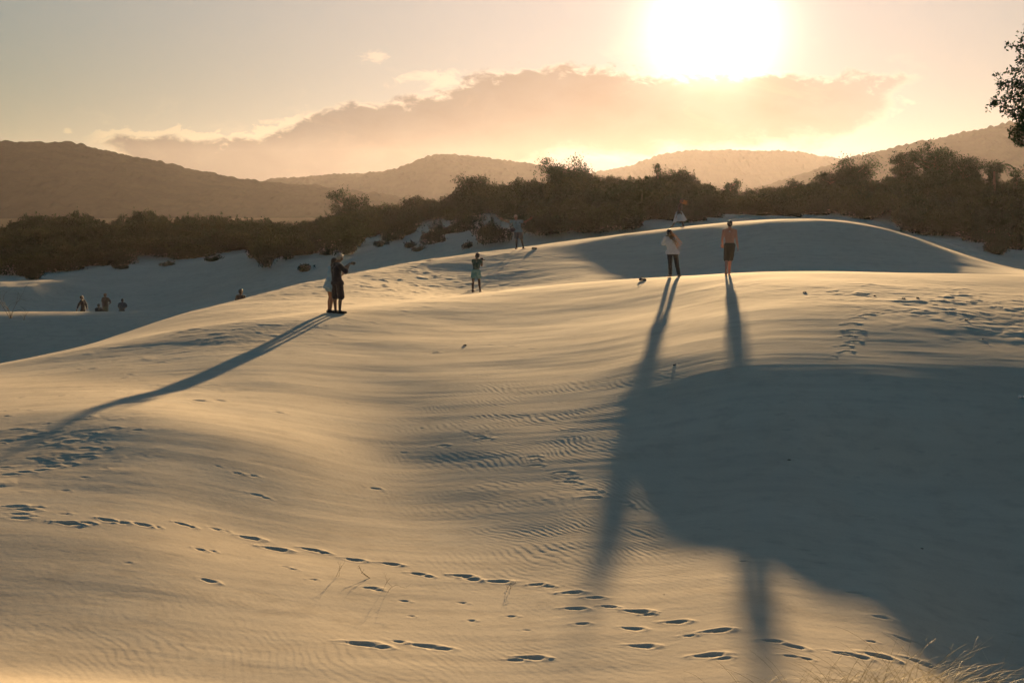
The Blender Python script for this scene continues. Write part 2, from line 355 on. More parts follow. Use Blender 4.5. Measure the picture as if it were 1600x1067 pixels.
# ------------------------------------------------------------------ the sand sheet
def build_ground():
    sc = np.linspace(-0.405, 0.405, 1560)
    sl_ = -np.geomspace(0.415, 1.6, 28)[::-1]; sr_ = np.geomspace(0.415, 1.6, 28)
    sv = np.concatenate([sl_, sc, sr_])
    Yv = np.concatenate([-np.geomspace(0.5, 60, 14)[::-1], np.linspace(0, 8.6, 14), np.geomspace(9, 86, 1290), np.geomspace(86.4, 210, 230), np.geomspace(213, 2090, 34)])
    Z = base_z(sv, Yv)
    X = sv[None, :]*wid(Yv)[:, None]; Y = np.repeat(Yv[:, None], len(sv), 1)
    Z += np.where(Y > 20, far_bumps(X, Y), 0)
    fade = sstep(Y, 3, 8)*(1-sstep(Y, 120, 220))
    # gentle swells
    Z += fade*(0.028*fbm(X/7.5, Y/5.0, 3, 11))
    # wind streaks, long across the slope
    wx = X + 0.25*Y
    Z += fade*(0.0020*fbm(wx/3.2, Y/0.42+0.5*pnoise(X/5, Y/5, 5), 3, 23))
    # trampled ground
    def pool(u, v, ru, rv):
        cx, cy = ground_at(u, v); x1, _ = ground_at(u+ru, v); _, y1 = ground_at(u, v-rv); _, y0 = ground_at(u, v+rv)
        return cx, cy, abs(x1-cx), abs(y1-y0)/2
    tm = np.zeros_like(Z)
    for (u, v, ru, rv, k) in ((90, 690, 170, 60, .4), (20, 740, 90, 40, .4), (1480, 470, 200, 32, 1.0), (1560, 500, 110, 40, .8), (620, 430, 240, 26, 1.1),
                              (330, 520, 230, 22, .5), (420, 455, 60, 12, .8), (760, 400, 90, 14, .7), (250, 605, 160, 22, .35), (1150, 445, 60, 8, .4)):
        cx, cy, rx, ry = pool(u, v, ru, rv)
        tm = np.maximum(tm, k*np.exp(-(((X-cx)/rx)**2+((Y-cy)/max(ry, 1.2))**2)*1.3))
    n = fbm(X/0.62, Y/0.62, 4, 41); n2 = fbm(X/1.7, Y/1.7, 2, 51)
    Z += fade*tm*(0.030*np.abs(n)*sstep(n2, -.45, .35) - 0.012 + 0.012*n)
    # slip of soft lumps on the far scrub bank
    Z += sstep(Y, 78, 92)*fade*(0.07+.09*sstep(X/Y, -.22, -.12))*fbm(X/3.1, Y/3.1, 4, 61)
    # low broken edges of damp crust
    rng = random.Random(5)
    # ---- footprints
    prints = []
    def add(u, v, ang=0.0, size=1.0, dep=1.0):
        x, y = ground_at(u, v); prints.append((x, y, ang, size, dep))
    A = [(105,819,1.2),(133,818,.8),(165,813,1),(188,817,.8),(222,820,1),(243,823,.7),(282,818,.7),(296,822,.7),(336,826,.8),(350,829,.6),(390,841,1.1),(430,859,1.3),(486,860,1),(504,865,.7),
         (552,876,1.2),(610,883,1.1),(652,899,.9),(669,903,.6),(722,902,1.1),(736,907,.9),(778,910,1.1),(838,914,.8),(857,917,.7),(893,926,1.1),(928,934,.8),(950,948,.8),(995,956,1.1),(1012,961,.7),(1056,972,1.1),
         (1120,985,1.2),(1205,1000,1.0),(1240,1009,1.1),(1318,1020,.9),(1342,1025,.8),(1372,1023,1.3),(1442,1035,1.3),(1490,1037,.8),(1520,1049,.9)]
    for u, v, sz in A: add(u, v, -.18+rng.uniform(-.16, .16), sz*rng.uniform(.72, .92), rng.uniform(.65, 1.0))
    B = [(445,888,.5),(458,892,.5),(325,910,.9),(312,860,.7),(330,862,.6),(490,908,.5),(578,921,.9),(588,924,.6),(630,940,.6),(720,942,.6),(642,963,.4),(735,970,.5),(798,963,.6),(822,985,.5),(908,975,.7),(898,951,1.0),
         (565,1007,1.4),(592,1012,.9),(622,1003,.7),(664,1010,1.2),(690,1014,.9),(830,1028,1.1),(805,1031,.8),(988,983,1.0),(1003,1010,1.1),(1107,1023,1.2),(1130,1028,.7),(1075,993,.6),(1235,1024,.7),(1258,1028,.6),(1290,1015,.5)]
    for u, v, sz in B: add(u, v, -.15+rng.uniform(-.2, .2), sz*.85, rng.uniform(.4, .8))
    Cc = [(690,697,.9),(718,674,.6),(728,677,.6),(747,683,.9),(757,686,1),(760,676,.6),(832,713,1),(836,726,1),(838,718,.7),(880,736,1),(890,751,1.2),(897,745,.7),(922,763,1.1),(926,776,1.3),(938,768,.7),(972,783,1.1),(985,789,.6),
          (635,680,.5),(660,671,.6),(720,660,.5),(1003,794,.5),(1065,803,.7),(1105,823,1.1),(1122,826,.7),(1168,828,1.1),(1190,832,.7),(1200,845,1.0),(1255,858,1),(1270,866,.8),(1280,879,1.1),(1335,890,1.1),(1350,897,.7),(1335,925,1),(1350,930,.6),(1375,963,1.0),
          (1430,920,.8),(1480,948,1.0),(1535,965,.8),(1585,990,1.1),(1410,996,1.0),(1435,1003,.9),(1160,878,.6),(1240,905,.5),(1360,1000,.6),(1480,1010,.7)]
    for u, v, sz in Cc: add(u, v, -.2+rng.uniform(-.25, .25), sz*.8, rng.uniform(.35, .7))
    D = [(1355,492,.9),(1340,497,.9),(1368,489,.7),(1329,506,1),(1332,516,1),(1325,525,.8),(1335,533,.8),(1318,540,.8),(1322,549,.8),(1302,557,.7),(1228,577,.7),(1220,602,1),(1215,608,.8),(1222,628,1.1),(1220,645,1),(1238,655,.7),(1230,670,.8),
         (1295,680,.6),(1370,700,.8),(1440,705,.6),(1235,718,.7),(1490,710,.7),(1340,745,.6),(1250,700,.5),(1345,770,.8),(1345,805,1),(1360,810,.9),(1480,740,.6),(1560,690,.6),(1455,620,.6),(1510,590,.6),(1530,585,.5),(1580,670,.7)]
    for u, v, sz in D: add(u, v, .25+rng.uniform(-.3, .3), sz*(.9 if v < 552 or v > 640 else .6), .9 if v < 552 else .7)
    E = [(310,626,1.4),(302,629,1),(340,625,1.1),(345,627,.8),(425,640,.9),(433,645,1.1),(155,635,.7),(175,630,.8),(120,623,.9),(30,622,.8),(110,618,.7),(18,640,1.1),(8,650,.8),(120,655,1),(135,651,.8),(140,676,.9),(132,698,1),(150,689,.7),(80,694,1),(60,690,.8),
         (20,670,1),(48,672,.7),(130,712,1.2),(138,707,.7),(105,722,1),(80,727,1.2),(62,733,1),(35,736,1.2),(12,740,1.2),(5,728,.8),(165,698,.7),(162,730,.6),(130,745,.7),(100,766,.7),(22,792,1.2),(40,797,1.2),(30,804,1),(58,793,.7),(30,811,1.2),(50,808,.7),
         (100,804,.7),(200,882,.5),(370,738,.8),(340,727,.5),(395,742,.7),(400,772,.9),(415,777,.6),(585,762,.9),(597,768,.5),(565,639,.5),(540,628,.5),(520,625,.5),(620,675,.5),(630,708,.7),(180,597,.8),(250,566,.8)]
    for u, v, sz in E: add(u, v, rng.uniform(-.15, .3), sz*.8, rng.uniform(.25, .55))
    for q in range(95):                                   # old trampled prints, by area
        a = rng.choice([(90,660,110,55),(60,700,80,45),(1450,470,160,28),(1560,480,60,30),(330,520,170,26),(640,430,190,24),(280,540,120,20),(760,405,80,10),(180,580,160,14),(1400,450,170,12),(520,505,60,10),(760,540,60,14)])
        add(min(max(a[0]+rng.gauss(0, .6)*a[2], 4), 1596), a[1]+rng.gauss(0, .5)*a[3], rng.uniform(-.6, .9), rng.uniform(.35, .8), rng.uniform(.2, .55))
    ds = sc[1]-sc[0]; tread_shade = np.zeros_like(Z)
    for (x, y, ang, sz, dep) in prints:
        L, Wd, R = .155*sz, .062*sz, .62*sz
        if y > 30: L *= 1.25; Wd *= 1.3; R *= 1.3
        i0, i1 = np.searchsorted(Yv, [y-R, y+R]); j0, j1 = np.searchsorted(sv, [(x-R)/y, (x+R)/y])
        if i1 <= i0 or j1 <= j0: continue
        xs = X[i0:i1, j0:j1]-x; ys = Y[i0:i1, j0:j1]-y
        ca, sa = math.cos(ang), math.sin(ang)
        a = xs*ca+ys*sa; b = -xs*sa+ys*ca
        j = .18*pnoise(a/(.10*sz)+x*9, b/(.07*sz)+y*9, 77) + .12*pnoise(a/.035+x, b/.03+y, 78)
        # a deep heel, a shallower toe end, the waist between
        r1 = np.sqrt((a/L)**2+(b/(Wd*(1+.22*np.sin(a/L*2.2))))**2)+j
        bowl = -(1-sstep(r1, .35, 1.15))
        rim = np.exp(-((r1-1.45)/.36)**2)*(0.55+.45*np.sign(b)*.6)
        tread_shade[i0:i1, j0:j1] = np.maximum(tread_shade[i0:i1, j0:j1], -bowl*min(1, dep)*.9)  # hollows of the prints, to be painted darker as shade
        push = np.exp(-(((a-L*1.25)/(L*.5))**2+((b)/(Wd*1.2))**2))*.6
        Z[i0:i1, j0:j1] += dep*sz*(0.026*bowl*(1+.25*a/L) + 0.011*rim + .012*push)*(1 if y > 16 else .85)
    # ripple field strength for the surface material
    rp = np.zeros_like(Z)
    for (u, v, ru, rv, k) in ((860, 640, 230, 110, 1.0), (960, 720, 170, 120, 1.0), (900, 850, 210, 70, .85), (1080, 850, 150, 90, .45), (700, 1040, 600, 55, .3), (200, 1040, 380, 60, .22), (1150, 700, 300, 170, .30), (880, 560, 200, 26, .7), (1400, 850, 300, 160, .18)):
        cx, cy, rx, ry = pool(u, v, ru, rv)
        rp = np.maximum(rp, k*np.exp(-(((X-cx)/rx)**2+((Y-cy)/max(ry, .8))**2)*1.1))
    rp *= sstep(fbm(X/2.2, Y/1.5, 3, 91), -1.0, .0)
    # ripples as relief: wavelength 11-15 cm, bent by slow noise
    ph = (X*.84 + Y*.54) + .30*fbm(X/2.4, Y/2.0, 2, 7) + .05*fbm(X/.35, Y/.35, 2, 8)
    lam = .108
    w_ = np.sin(2*PI*ph/lam)
    ok_ = sstep(-Y, -42, -30)
    Z += rp*.0025*ok_*(w_+.25*np.sin(4*PI*ph/lam))*(.7+.6*pnoise(X/.7, Y/.7, 9))
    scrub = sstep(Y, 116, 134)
    nv, nu = Z.shape
    verts = np.stack([X, Y, Z], -1).reshape(-1, 3)
    ii = np.arange(nv*nu, dtype=np.int32).reshape(nv, nu)
    faces = np.stack([ii[:-1, :-1], ii[:-1, 1:], ii[1:, 1:], ii[1:, :-1]], -1).reshape(-1, 4)
    m, g, b = mat_new('sand')
    tc = g.node('ShaderNodeTexCoord').outputs['Object']
    n_a = g.noise(tc, 0.25, 4, .5); n_b = g.noise(tc, 9, 4, .6); n_c = g.noise(tc, 260, 2, .6)
    mp = g.node('ShaderNodeMapping'); g.put(mp.inputs[0], tc); mp.inputs['Scale'].default_value = (.35, 2.6, 1); mp.inputs['Rotation'].default_value = (0, 0, .2)
    n_s = g.noise(mp.outputs[0], 1.2, 5, .55)
    c = g.mix(g.ss(n_a, .3, .7), (.53,.47,.37), (.59,.53,.42))
    c = g.mix(g.m('MULTIPLY', g.ss(n_s, .42, .72), .30), c, (.42,.36,.28))
    n_d = g.noise(tc, 2.2, 6, .65); c = g.mix(g.m('MULTIPLY', g.ss(n_d, .45, .75), .5), c, (.38,.33,.26))
    c = g.mix(g.m('MULTIPLY', g.ss(n_c, .50, .75), .28), c, (.36,.30,.23))
    n_e = g.noise(tc, 42, 3, .7); c = g.mix(g.m('MULTIPLY', g.ss(n_e, .52, .78), .5), c, (.30,.25,.19))
    wn_ = g.node('ShaderNodeAttribute', attribute_name='tread_shade').outputs['Fac']; c = g.mix(g.m('MULTIPLY', wn_, .5), c, (.26,.22,.17))  # footprint shade painted into the sand colour, trampled ground darkened too
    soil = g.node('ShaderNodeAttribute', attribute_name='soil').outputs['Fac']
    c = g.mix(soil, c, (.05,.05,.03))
    g.put(b.inputs['Base Color'], c)
    b.inputs['Roughness'].default_value = .95
    g.put(b.inputs['Specular IOR Level'], g.m('MULTIPLY', g.m('SUBTRACT', 1.0, soil), .03))
    hgt = g.m('ADD', g.m('MULTIPLY', n_b, .006), g.m('MULTIPLY', n_c, .0007))
    bp = g.node('ShaderNodeBump'); bp.inputs['Strength'].default_value = .55; bp.inputs['Distance'].default_value = 1.0
    g.put(bp.inputs['Height'], hgt); g.put(b.inputs['Normal'], bp.outputs[0])
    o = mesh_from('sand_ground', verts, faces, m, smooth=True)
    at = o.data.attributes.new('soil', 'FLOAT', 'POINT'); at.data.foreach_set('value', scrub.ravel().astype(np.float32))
    at = o.data.attributes.new('tread_shade', 'FLOAT', 'POINT'); at.data.foreach_set('value', np.maximum(tread_shade, tm*.35*sstep(n, .0, .7)).ravel().astype(np.float32))
    tag(o, 'pale wind-swept dune sand with footprints running to the scrub', 'sand', kind='structure')
    return sv, Yv, Z
GS, GY, GZ = build_ground()
def gz(x, y):
    s = x/max(y, WMIN)
    i = int(np.clip(np.searchsorted(GY, y)-1, 0, len(GY)-2)); j = int(np.clip(np.searchsorted(GS, s)-1, 0, len(GS)-2))
    fy = (y-GY[i])/(GY[i+1]-GY[i]); fx = (s-GS[j])/(GS[j+1]-GS[j])
    return float((GZ[i, j]*(1-fx)+GZ[i, j+1]*fx)*(1-fy)+(GZ[i+1, j]*(1-fx)+GZ[i+1, j+1]*fx)*fy)
def on_ground(u, Y):
    s = s_of(u); return Vector((s*Y, Y, gz(s*Y, Y)))

# ------------------------------------------------------------------ mountains
def build_mountain(name, label, sky_pts, Y, depth, seed, canopy=3.0):
    us = [p[0] for p in sky_pts]
    s = np.linspace(s_of(us[0], 280), s_of(us[-1], 280), 1300)
    sk = np.array([[s_of(p[0], 280)] for p in sky_pts]); vk = np.array([[float(p[1])] for p in sky_pts])
    v = pchip(sk, vk, s[:, None])[:, 0]
    top = z_of(Y, v)
    t = np.sign(np.linspace(-1, 1, 190))*np.abs(np.linspace(-1, 1, 190))**1.5                       # -1 foot nearest, 0 crest, +1 far foot
    prof = np.where(t < 0, 1-np.abs(t)**1.35, 1-np.abs(t)**1.6)
    Yg = Y + t*depth
    X = s[None, :]*Y*(1+0*t[:, None]) + 0.0
    Ym = np.repeat(Yg[:, None], len(s), 1)
    base = -18.0
    amp = (top-base)[None, :]
    Z = base + amp*prof[:, None]*(1+.10*fbm(X/160, Ym/200, 3, seed)*(np.abs(t)[:, None]))
    # gullies and spurs, then the tree canopy
    Z += np.abs(t)[:, None]*amp*.06*fbm(X/90+Ym/160, Ym/260, 3, seed+5)
    Z += canopy*(np.abs(fbm(X/8.0, Ym/9.0, 2, seed+9)) + .7*np.maximum(fbm(X/23.0, Ym/19.0, 3, seed+13), 0)) * (prof[:, None] > .02) 
    nv, nu = Z.shape
    verts = np.stack([X, Ym, Z], -1).reshape(-1, 3)
    ii = np.arange(nv*nu, dtype=np.int32).reshape(nv, nu)
    faces = np.stack([ii[:-1, :-1], ii[:-1, 1:], ii[1:, 1:], ii[1:, :-1]], -1).reshape(-1, 4)
    o = mesh_from(name, verts, faces, FOREST, smooth=True)
    tag(o, label, 'hill', kind='structure')
def forest_mat():
    m, g, b = mat_new('far_forest')
    tc = g.node('ShaderNodeTexCoord').outputs['Object']
    c = g.mix(g.ss(g.noise(tc, .06, 5, .7), .35, .65), (.012,.018,.008), (.018,.024,.010))
    g.put(b.inputs['Base Color'], c); b.inputs['Roughness'].default_value = 1
    b.inputs['Specular IOR Level'].default_value = 0
    return m
FOREST = forest_mat()
build_mountain('far_hills', 'farthest hazy wooded ridge under the sun',
    [(700,300),(900,276),(980,262),(1040,243),(1080,238),(1140,237),(1220,238),(1280,246),(1330,252),(1420,262),(1560,300)], 1750, 300, 3, 2.6)
build_mountain('middle_hills', 'middle wooded ridge rising to a rounded hump',
    [(180,330),(300,305),(380,294),(430,282),(500,277),(600,270),(640,259),(690,244),(740,247),(800,255),(860,263),(940,278),(1060,310)], 1250, 260, 4, 2.2)
build_mountain('left_hills', 'darker wooded mountain sloping down from the left',
    [(-900,300),(-400,250),(-100,229),(0,225),(60,224),(110,228),(160,237),(200,246),(260,259),(300,269),(350,279),(400,286),(480,294),(560,302),(700,325)], 800, 220, 5, 1.8)
build_mountain('right_hills', 'wooded slope climbing to the right edge behind the trees',
    [(1180,300),(1260,276),(1300,262),(1340,250),(1400,234),(1480,217),(1540,204),(1600,193),(1700,188),(1900,185),(2300,200),(2800,260)], 1000, 260, 6, 2.5)
# ------------------------------------------------------------------ evening air
def build_haze():
    m = bpy.data.materials.new('evening_air'); m.use_nodes = True
    g = NT(m.node_tree); g.n.clear()
    out = g.node('ShaderNodeOutputMaterial'); v = g.node('ShaderNodeVolumePrincipled')
    v.inputs['Color'].default_value = (.90, .87, 1.0, 1); v.inputs['Density'].default_value = HAZE_D
    v.inputs['Anisotropy'].default_value = HAZE_G
    g.l.new(v.outputs[0], out.inputs['Volume'])
    x0, x1, y0, y1, z0, z1 = -3600, 3600, -70, 2150, -32, 62
    vs = np.array([(x, y, z) for x in (x0, x1) for y in (y0, y1) for z in (z0, z1)], float)
    fs = [(0,1,3,2),(4,6,7,5),(0,4,5,1),(2,3,7,6),(0,2,6,4),(1,5,7,3)]
    o = mesh_from('haze', vs, fs, m)
    tag(o, 'thin golden evening air over the dunes and hills', 'haze', kind='stuff')
HAZE_D = 0.000046; HAZE_G = 0.62
build_haze()
# ------------------------------------------------------------------ foliage
def leaf_mat(name, c0, c1, trans=.35):
    m, g, b = mat_new(name)
    geo = g.node('ShaderNodeObjectInfo').outputs['Random']
    tc = g.node('ShaderNodeTexCoord').outputs['Object']
    n = g.noise(tc, 1.6, 3, .6); n2 = g.noise(tc, 11, 2, .5)
    f = g.m('ADD', g.m('MULTIPLY', g.ss(n, .35, .65), .6), g.m('MULTIPLY', g.ss(n2, .3, .7), .4))
    c = g.mix(f, c0, c1)
    c = g.mix(g.m('MULTIPLY', geo, .5), c, tuple(q*.6 for q in c0))
    g.put(b.inputs['Base Color'], c); b.inputs['Roughness'].default_value = .8; b.inputs['Specular IOR Level'].default_value = .04
    tr = g.node('ShaderNodeBsdfTranslucent'); g.put(tr.inputs[0], g.mix(.5, c, (.06,.08,.012)))
    mx = g.node('ShaderNodeMixShader'); mx.inputs[0].default_value = trans
    out = g.n['Material Output']
    g.l.new(b.outputs[0], mx.inputs[1]); g.l.new(tr.outputs[0], mx.inputs[2]); g.l.new(mx.outputs[0], out.inputs[0])
    return m
def plain_mat(name, col, rough=.85, spec=.2, var=.25, scale=14, sss=0):
    m, g, b = mat_new(name)
    tc = g.node('ShaderNodeTexCoord').outputs['Object']
    n = g.noise(tc, scale, 4, .6)
    c = g.mix(g.m('MULTIPLY', g.ss(n, .3, .7), var), tuple(col), tuple(q*.45 for q in col))
    g.put(b.inputs['Base Color'], c); b.inputs['Roughness'].default_value = rough; b.inputs['Specular IOR Level'].default_value = spec
    if sss: b.inputs['Sheen Weight'].default_value = sss
    return m
LEAF_A = leaf_mat('scrub_leaf', (.004,.019,.007), (.010,.038,.014), .05)
LEAF_B = leaf_mat('olive_leaf', (.008,.023,.007), (.020,.046,.014), .06)
LEAF_T = leaf_mat('tree_leaf', (.004,.019,.007), (.010,.038,.014), .05)
BARK = plain_mat('bark', (.10,.075,.05), .9, .1, .6, 8)
TWIG = plain_mat('dry_twig', (.13,.10,.06), .9, .1, .5, 20)

def leaves(P, size, rs, up=0.3, asp=.5):
    """one small leaf-shaped quad (a folded diamond) at every point of P"""
    n = len(P)
    d = rs.normal(size=(n, 3)); d[:, 2] += up; d /= np.linalg.norm(d, axis=1)[:, None]
    e = rs.normal(size=(n, 3)); e -= (e*d).sum(1)[:, None]*d; e /= np.linalg.norm(e, axis=1)[:, None]
    sz = size*rs.uniform(.6, 1.3, n)[:, None]
    a = P; b = P + d*sz*.5 + e*sz*asp*.5; c = P + d*sz; f = P + d*sz*.5 - e*sz*asp*.5
    V = np.stack([a, b, c, f], 1).reshape(-1, 3)
    F = np.arange(n*4, dtype=np.int32).reshape(n, 4)
    return V, F
def tube_geo(pts, rad, k=6):
    V, F = [], []
    for i, p in enumerate(pts):
        p = Vector(p)
        t = (Vector(pts[min(i+1, len(pts)-1)]) - Vector(pts[max(i-1, 0)])).normalized()
        a = t.orthogonal().normalized(); b = t.cross(a)
        for j in range(k):
            q = 2*PI*j/k; V.append(p + (a*math.cos(q) + b*math.sin(q))*float(rad[i]))
    for i in range(len(pts)-1):
        for j in range(k):
            F.append((i*k+j, i*k+(j+1) % k, (i+1)*k+(j+1) % k, (i+1)*k+j))
    F.append(tuple(range(k))[::-1]); F.append(tuple((len(pts)-1)*k+j for j in range(k)))
    return V, F
class Geo:
    def __init__(s): s.v = []; s.f = []
    def add(s, V, F):
        o = len(s.v); s.v += [tuple(p) for p in V]; s.f += [tuple(int(i)+o for i in f) for f in F]; return s
    def tube(s, pts, rad, k=6): return s.add(*tube_geo(pts, rad, k))
    def build(s, name, mat, parent=None, smooth=True, link=True): return mesh_from(name, np.array(s.v), s.f, mat, parent, smooth, link)

def dome_points(n, R, H, lobes, rs, shell=.55):
    """points in the outer part of a bushy crown made of unequal lobes"""
    out = []
    L = []
    for i in range(lobes):
        a = rs.uniform(0, 2*PI); r = R*.62*math.sqrt(rs.uniform()); h = H*(.28 + .45*rs.uniform())*(1 - .35*(r/R))
        L.append((r*math.cos(a), r*math.sin(a), h, R*rs.uniform(.26, .46), H*rs.uniform(.2, .34)))
    per = n//lobes
    for (x, y, h, rr, hh) in L:
        d = rs.normal(size=(per, 3)); d /= np.linalg.norm(d, axis=1)[:, None]
        q = rs.uniform(shell, 1.0, per)**.6
        q *= 1 + .16*np.sin(d[:, 0]*5+x*3)*np.cos(d[:, 1]*4+y) + .10*rs.normal(size=per)
        p = np.stack([x+d[:, 0]*rr*q, y+d[:, 1]*rr*q, h+d[:, 2]*hh*q], 1)
        out.append(p)
    p = np.concatenate(out); return p[p[:, 2] > .05*H]
def make_shrub(seed, R, H, n, mat, leaf=.15, lobes=11, sprigs=6):
    rs = np.random.RandomState(seed)
    P = dome_points(n, R, H, lobes, rs)
    # sprigs standing clear of the crown
    for i in range(sprigs):
        a = rs.uniform(0, 2*PI); r = R*.75*math.sqrt(rs.uniform()); z0 = H*(.75-.3*r/R)
        L = rs.uniform(.15, .34)*H; dx, dy = rs.normal(size=2)*.25
        t = rs.uniform(0, 1, 34)[:, None]
        P = np.concatenate([P, np.array([[r*math.cos(a), r*math.sin(a), z0]]) + t*np.array([[dx*L, dy*L, L]]) + rs.normal(size=(34, 3))*.09*(1.2-t)])
    V, F = leaves(P, leaf, rs)
    return mesh_from('shrub', V, F, mat, link=False).data
def make_tree(seed, H, R, mat, n=5200, leaf=.16, trunk_r=.11, clumps=26, base=.34, name='tree', keep=None, flat=0.8):
    """trunk and limbs, and the leaf clumps the limbs carry"""
    rs = np.random.RandomState(seed)
    g = Geo(); tips = []
    lean = (rs.normal(size=2)*.05*H).tolist()
    spine = [Vector((lean[0]*t*t, lean[1]*t*t, H*.86*t)) for t in np.linspace(0, 1, 8)]
    g.tube(spine, [trunk_r*(1-.82*t) for t in np.linspace(0, 1, 8)], 8)
    for i in range(clumps):
        t = base + (1-base)*(i+rs.uniform())/clumps
        k = min(int(t*7), 6); p = spine[k].lerp(spine[k+1], t*7-k)
        a = i*2.4 + rs.uniform(-.5, .5); reach = R*rs.uniform(.35, 1.0)*math.sin(PI*min(1, (.16+.84*(1-t)/(1-base)))**.7 if t < 1 else .2)
        reach = max(reach, R*.18)
        tip = p + Vector((math.cos(a)*reach, math.sin(a)*reach, reach*rs.uniform(.15, .6)))
        mid = p.lerp(tip, .5) + Vector((0, 0, -.06*reach))
        g.tube([p, mid, tip], [trunk_r*.34*(1-.5*t), trunk_r*.2, trunk_r*.07], 5)
        tips.append((tip, rs.uniform(.16, .30)*R + .12))
        if rs.uniform() < .6: tips.append((mid + Vector((rs.normal(size=3)*.15*R).tolist()), .17*R+.08))
    per = int(n*1.7)//len(tips); P = []
    for tip, rr in tips:
        d = rs.normal(size=(per, 3))*.55; P.append(np.array(tip)[None, :] + d*rr*np.array([1, 1, flat]))
    P = np.concatenate(P)
    if keep is not None: P = P[keep(P)]
    V, F = leaves(P, leaf, rs)
    return g, (V, F)

def place_mesh(name, me, loc, rz=0, sc=(1, 1, 1), label=None, cat=None, group=None):
    o = bpy.data.objects.new(name, me); COL.objects.link(o)
    o.location = loc; o.rotation_euler = (0, 0, rz); o.scale = sc
    tag(o, label, cat, group); return o

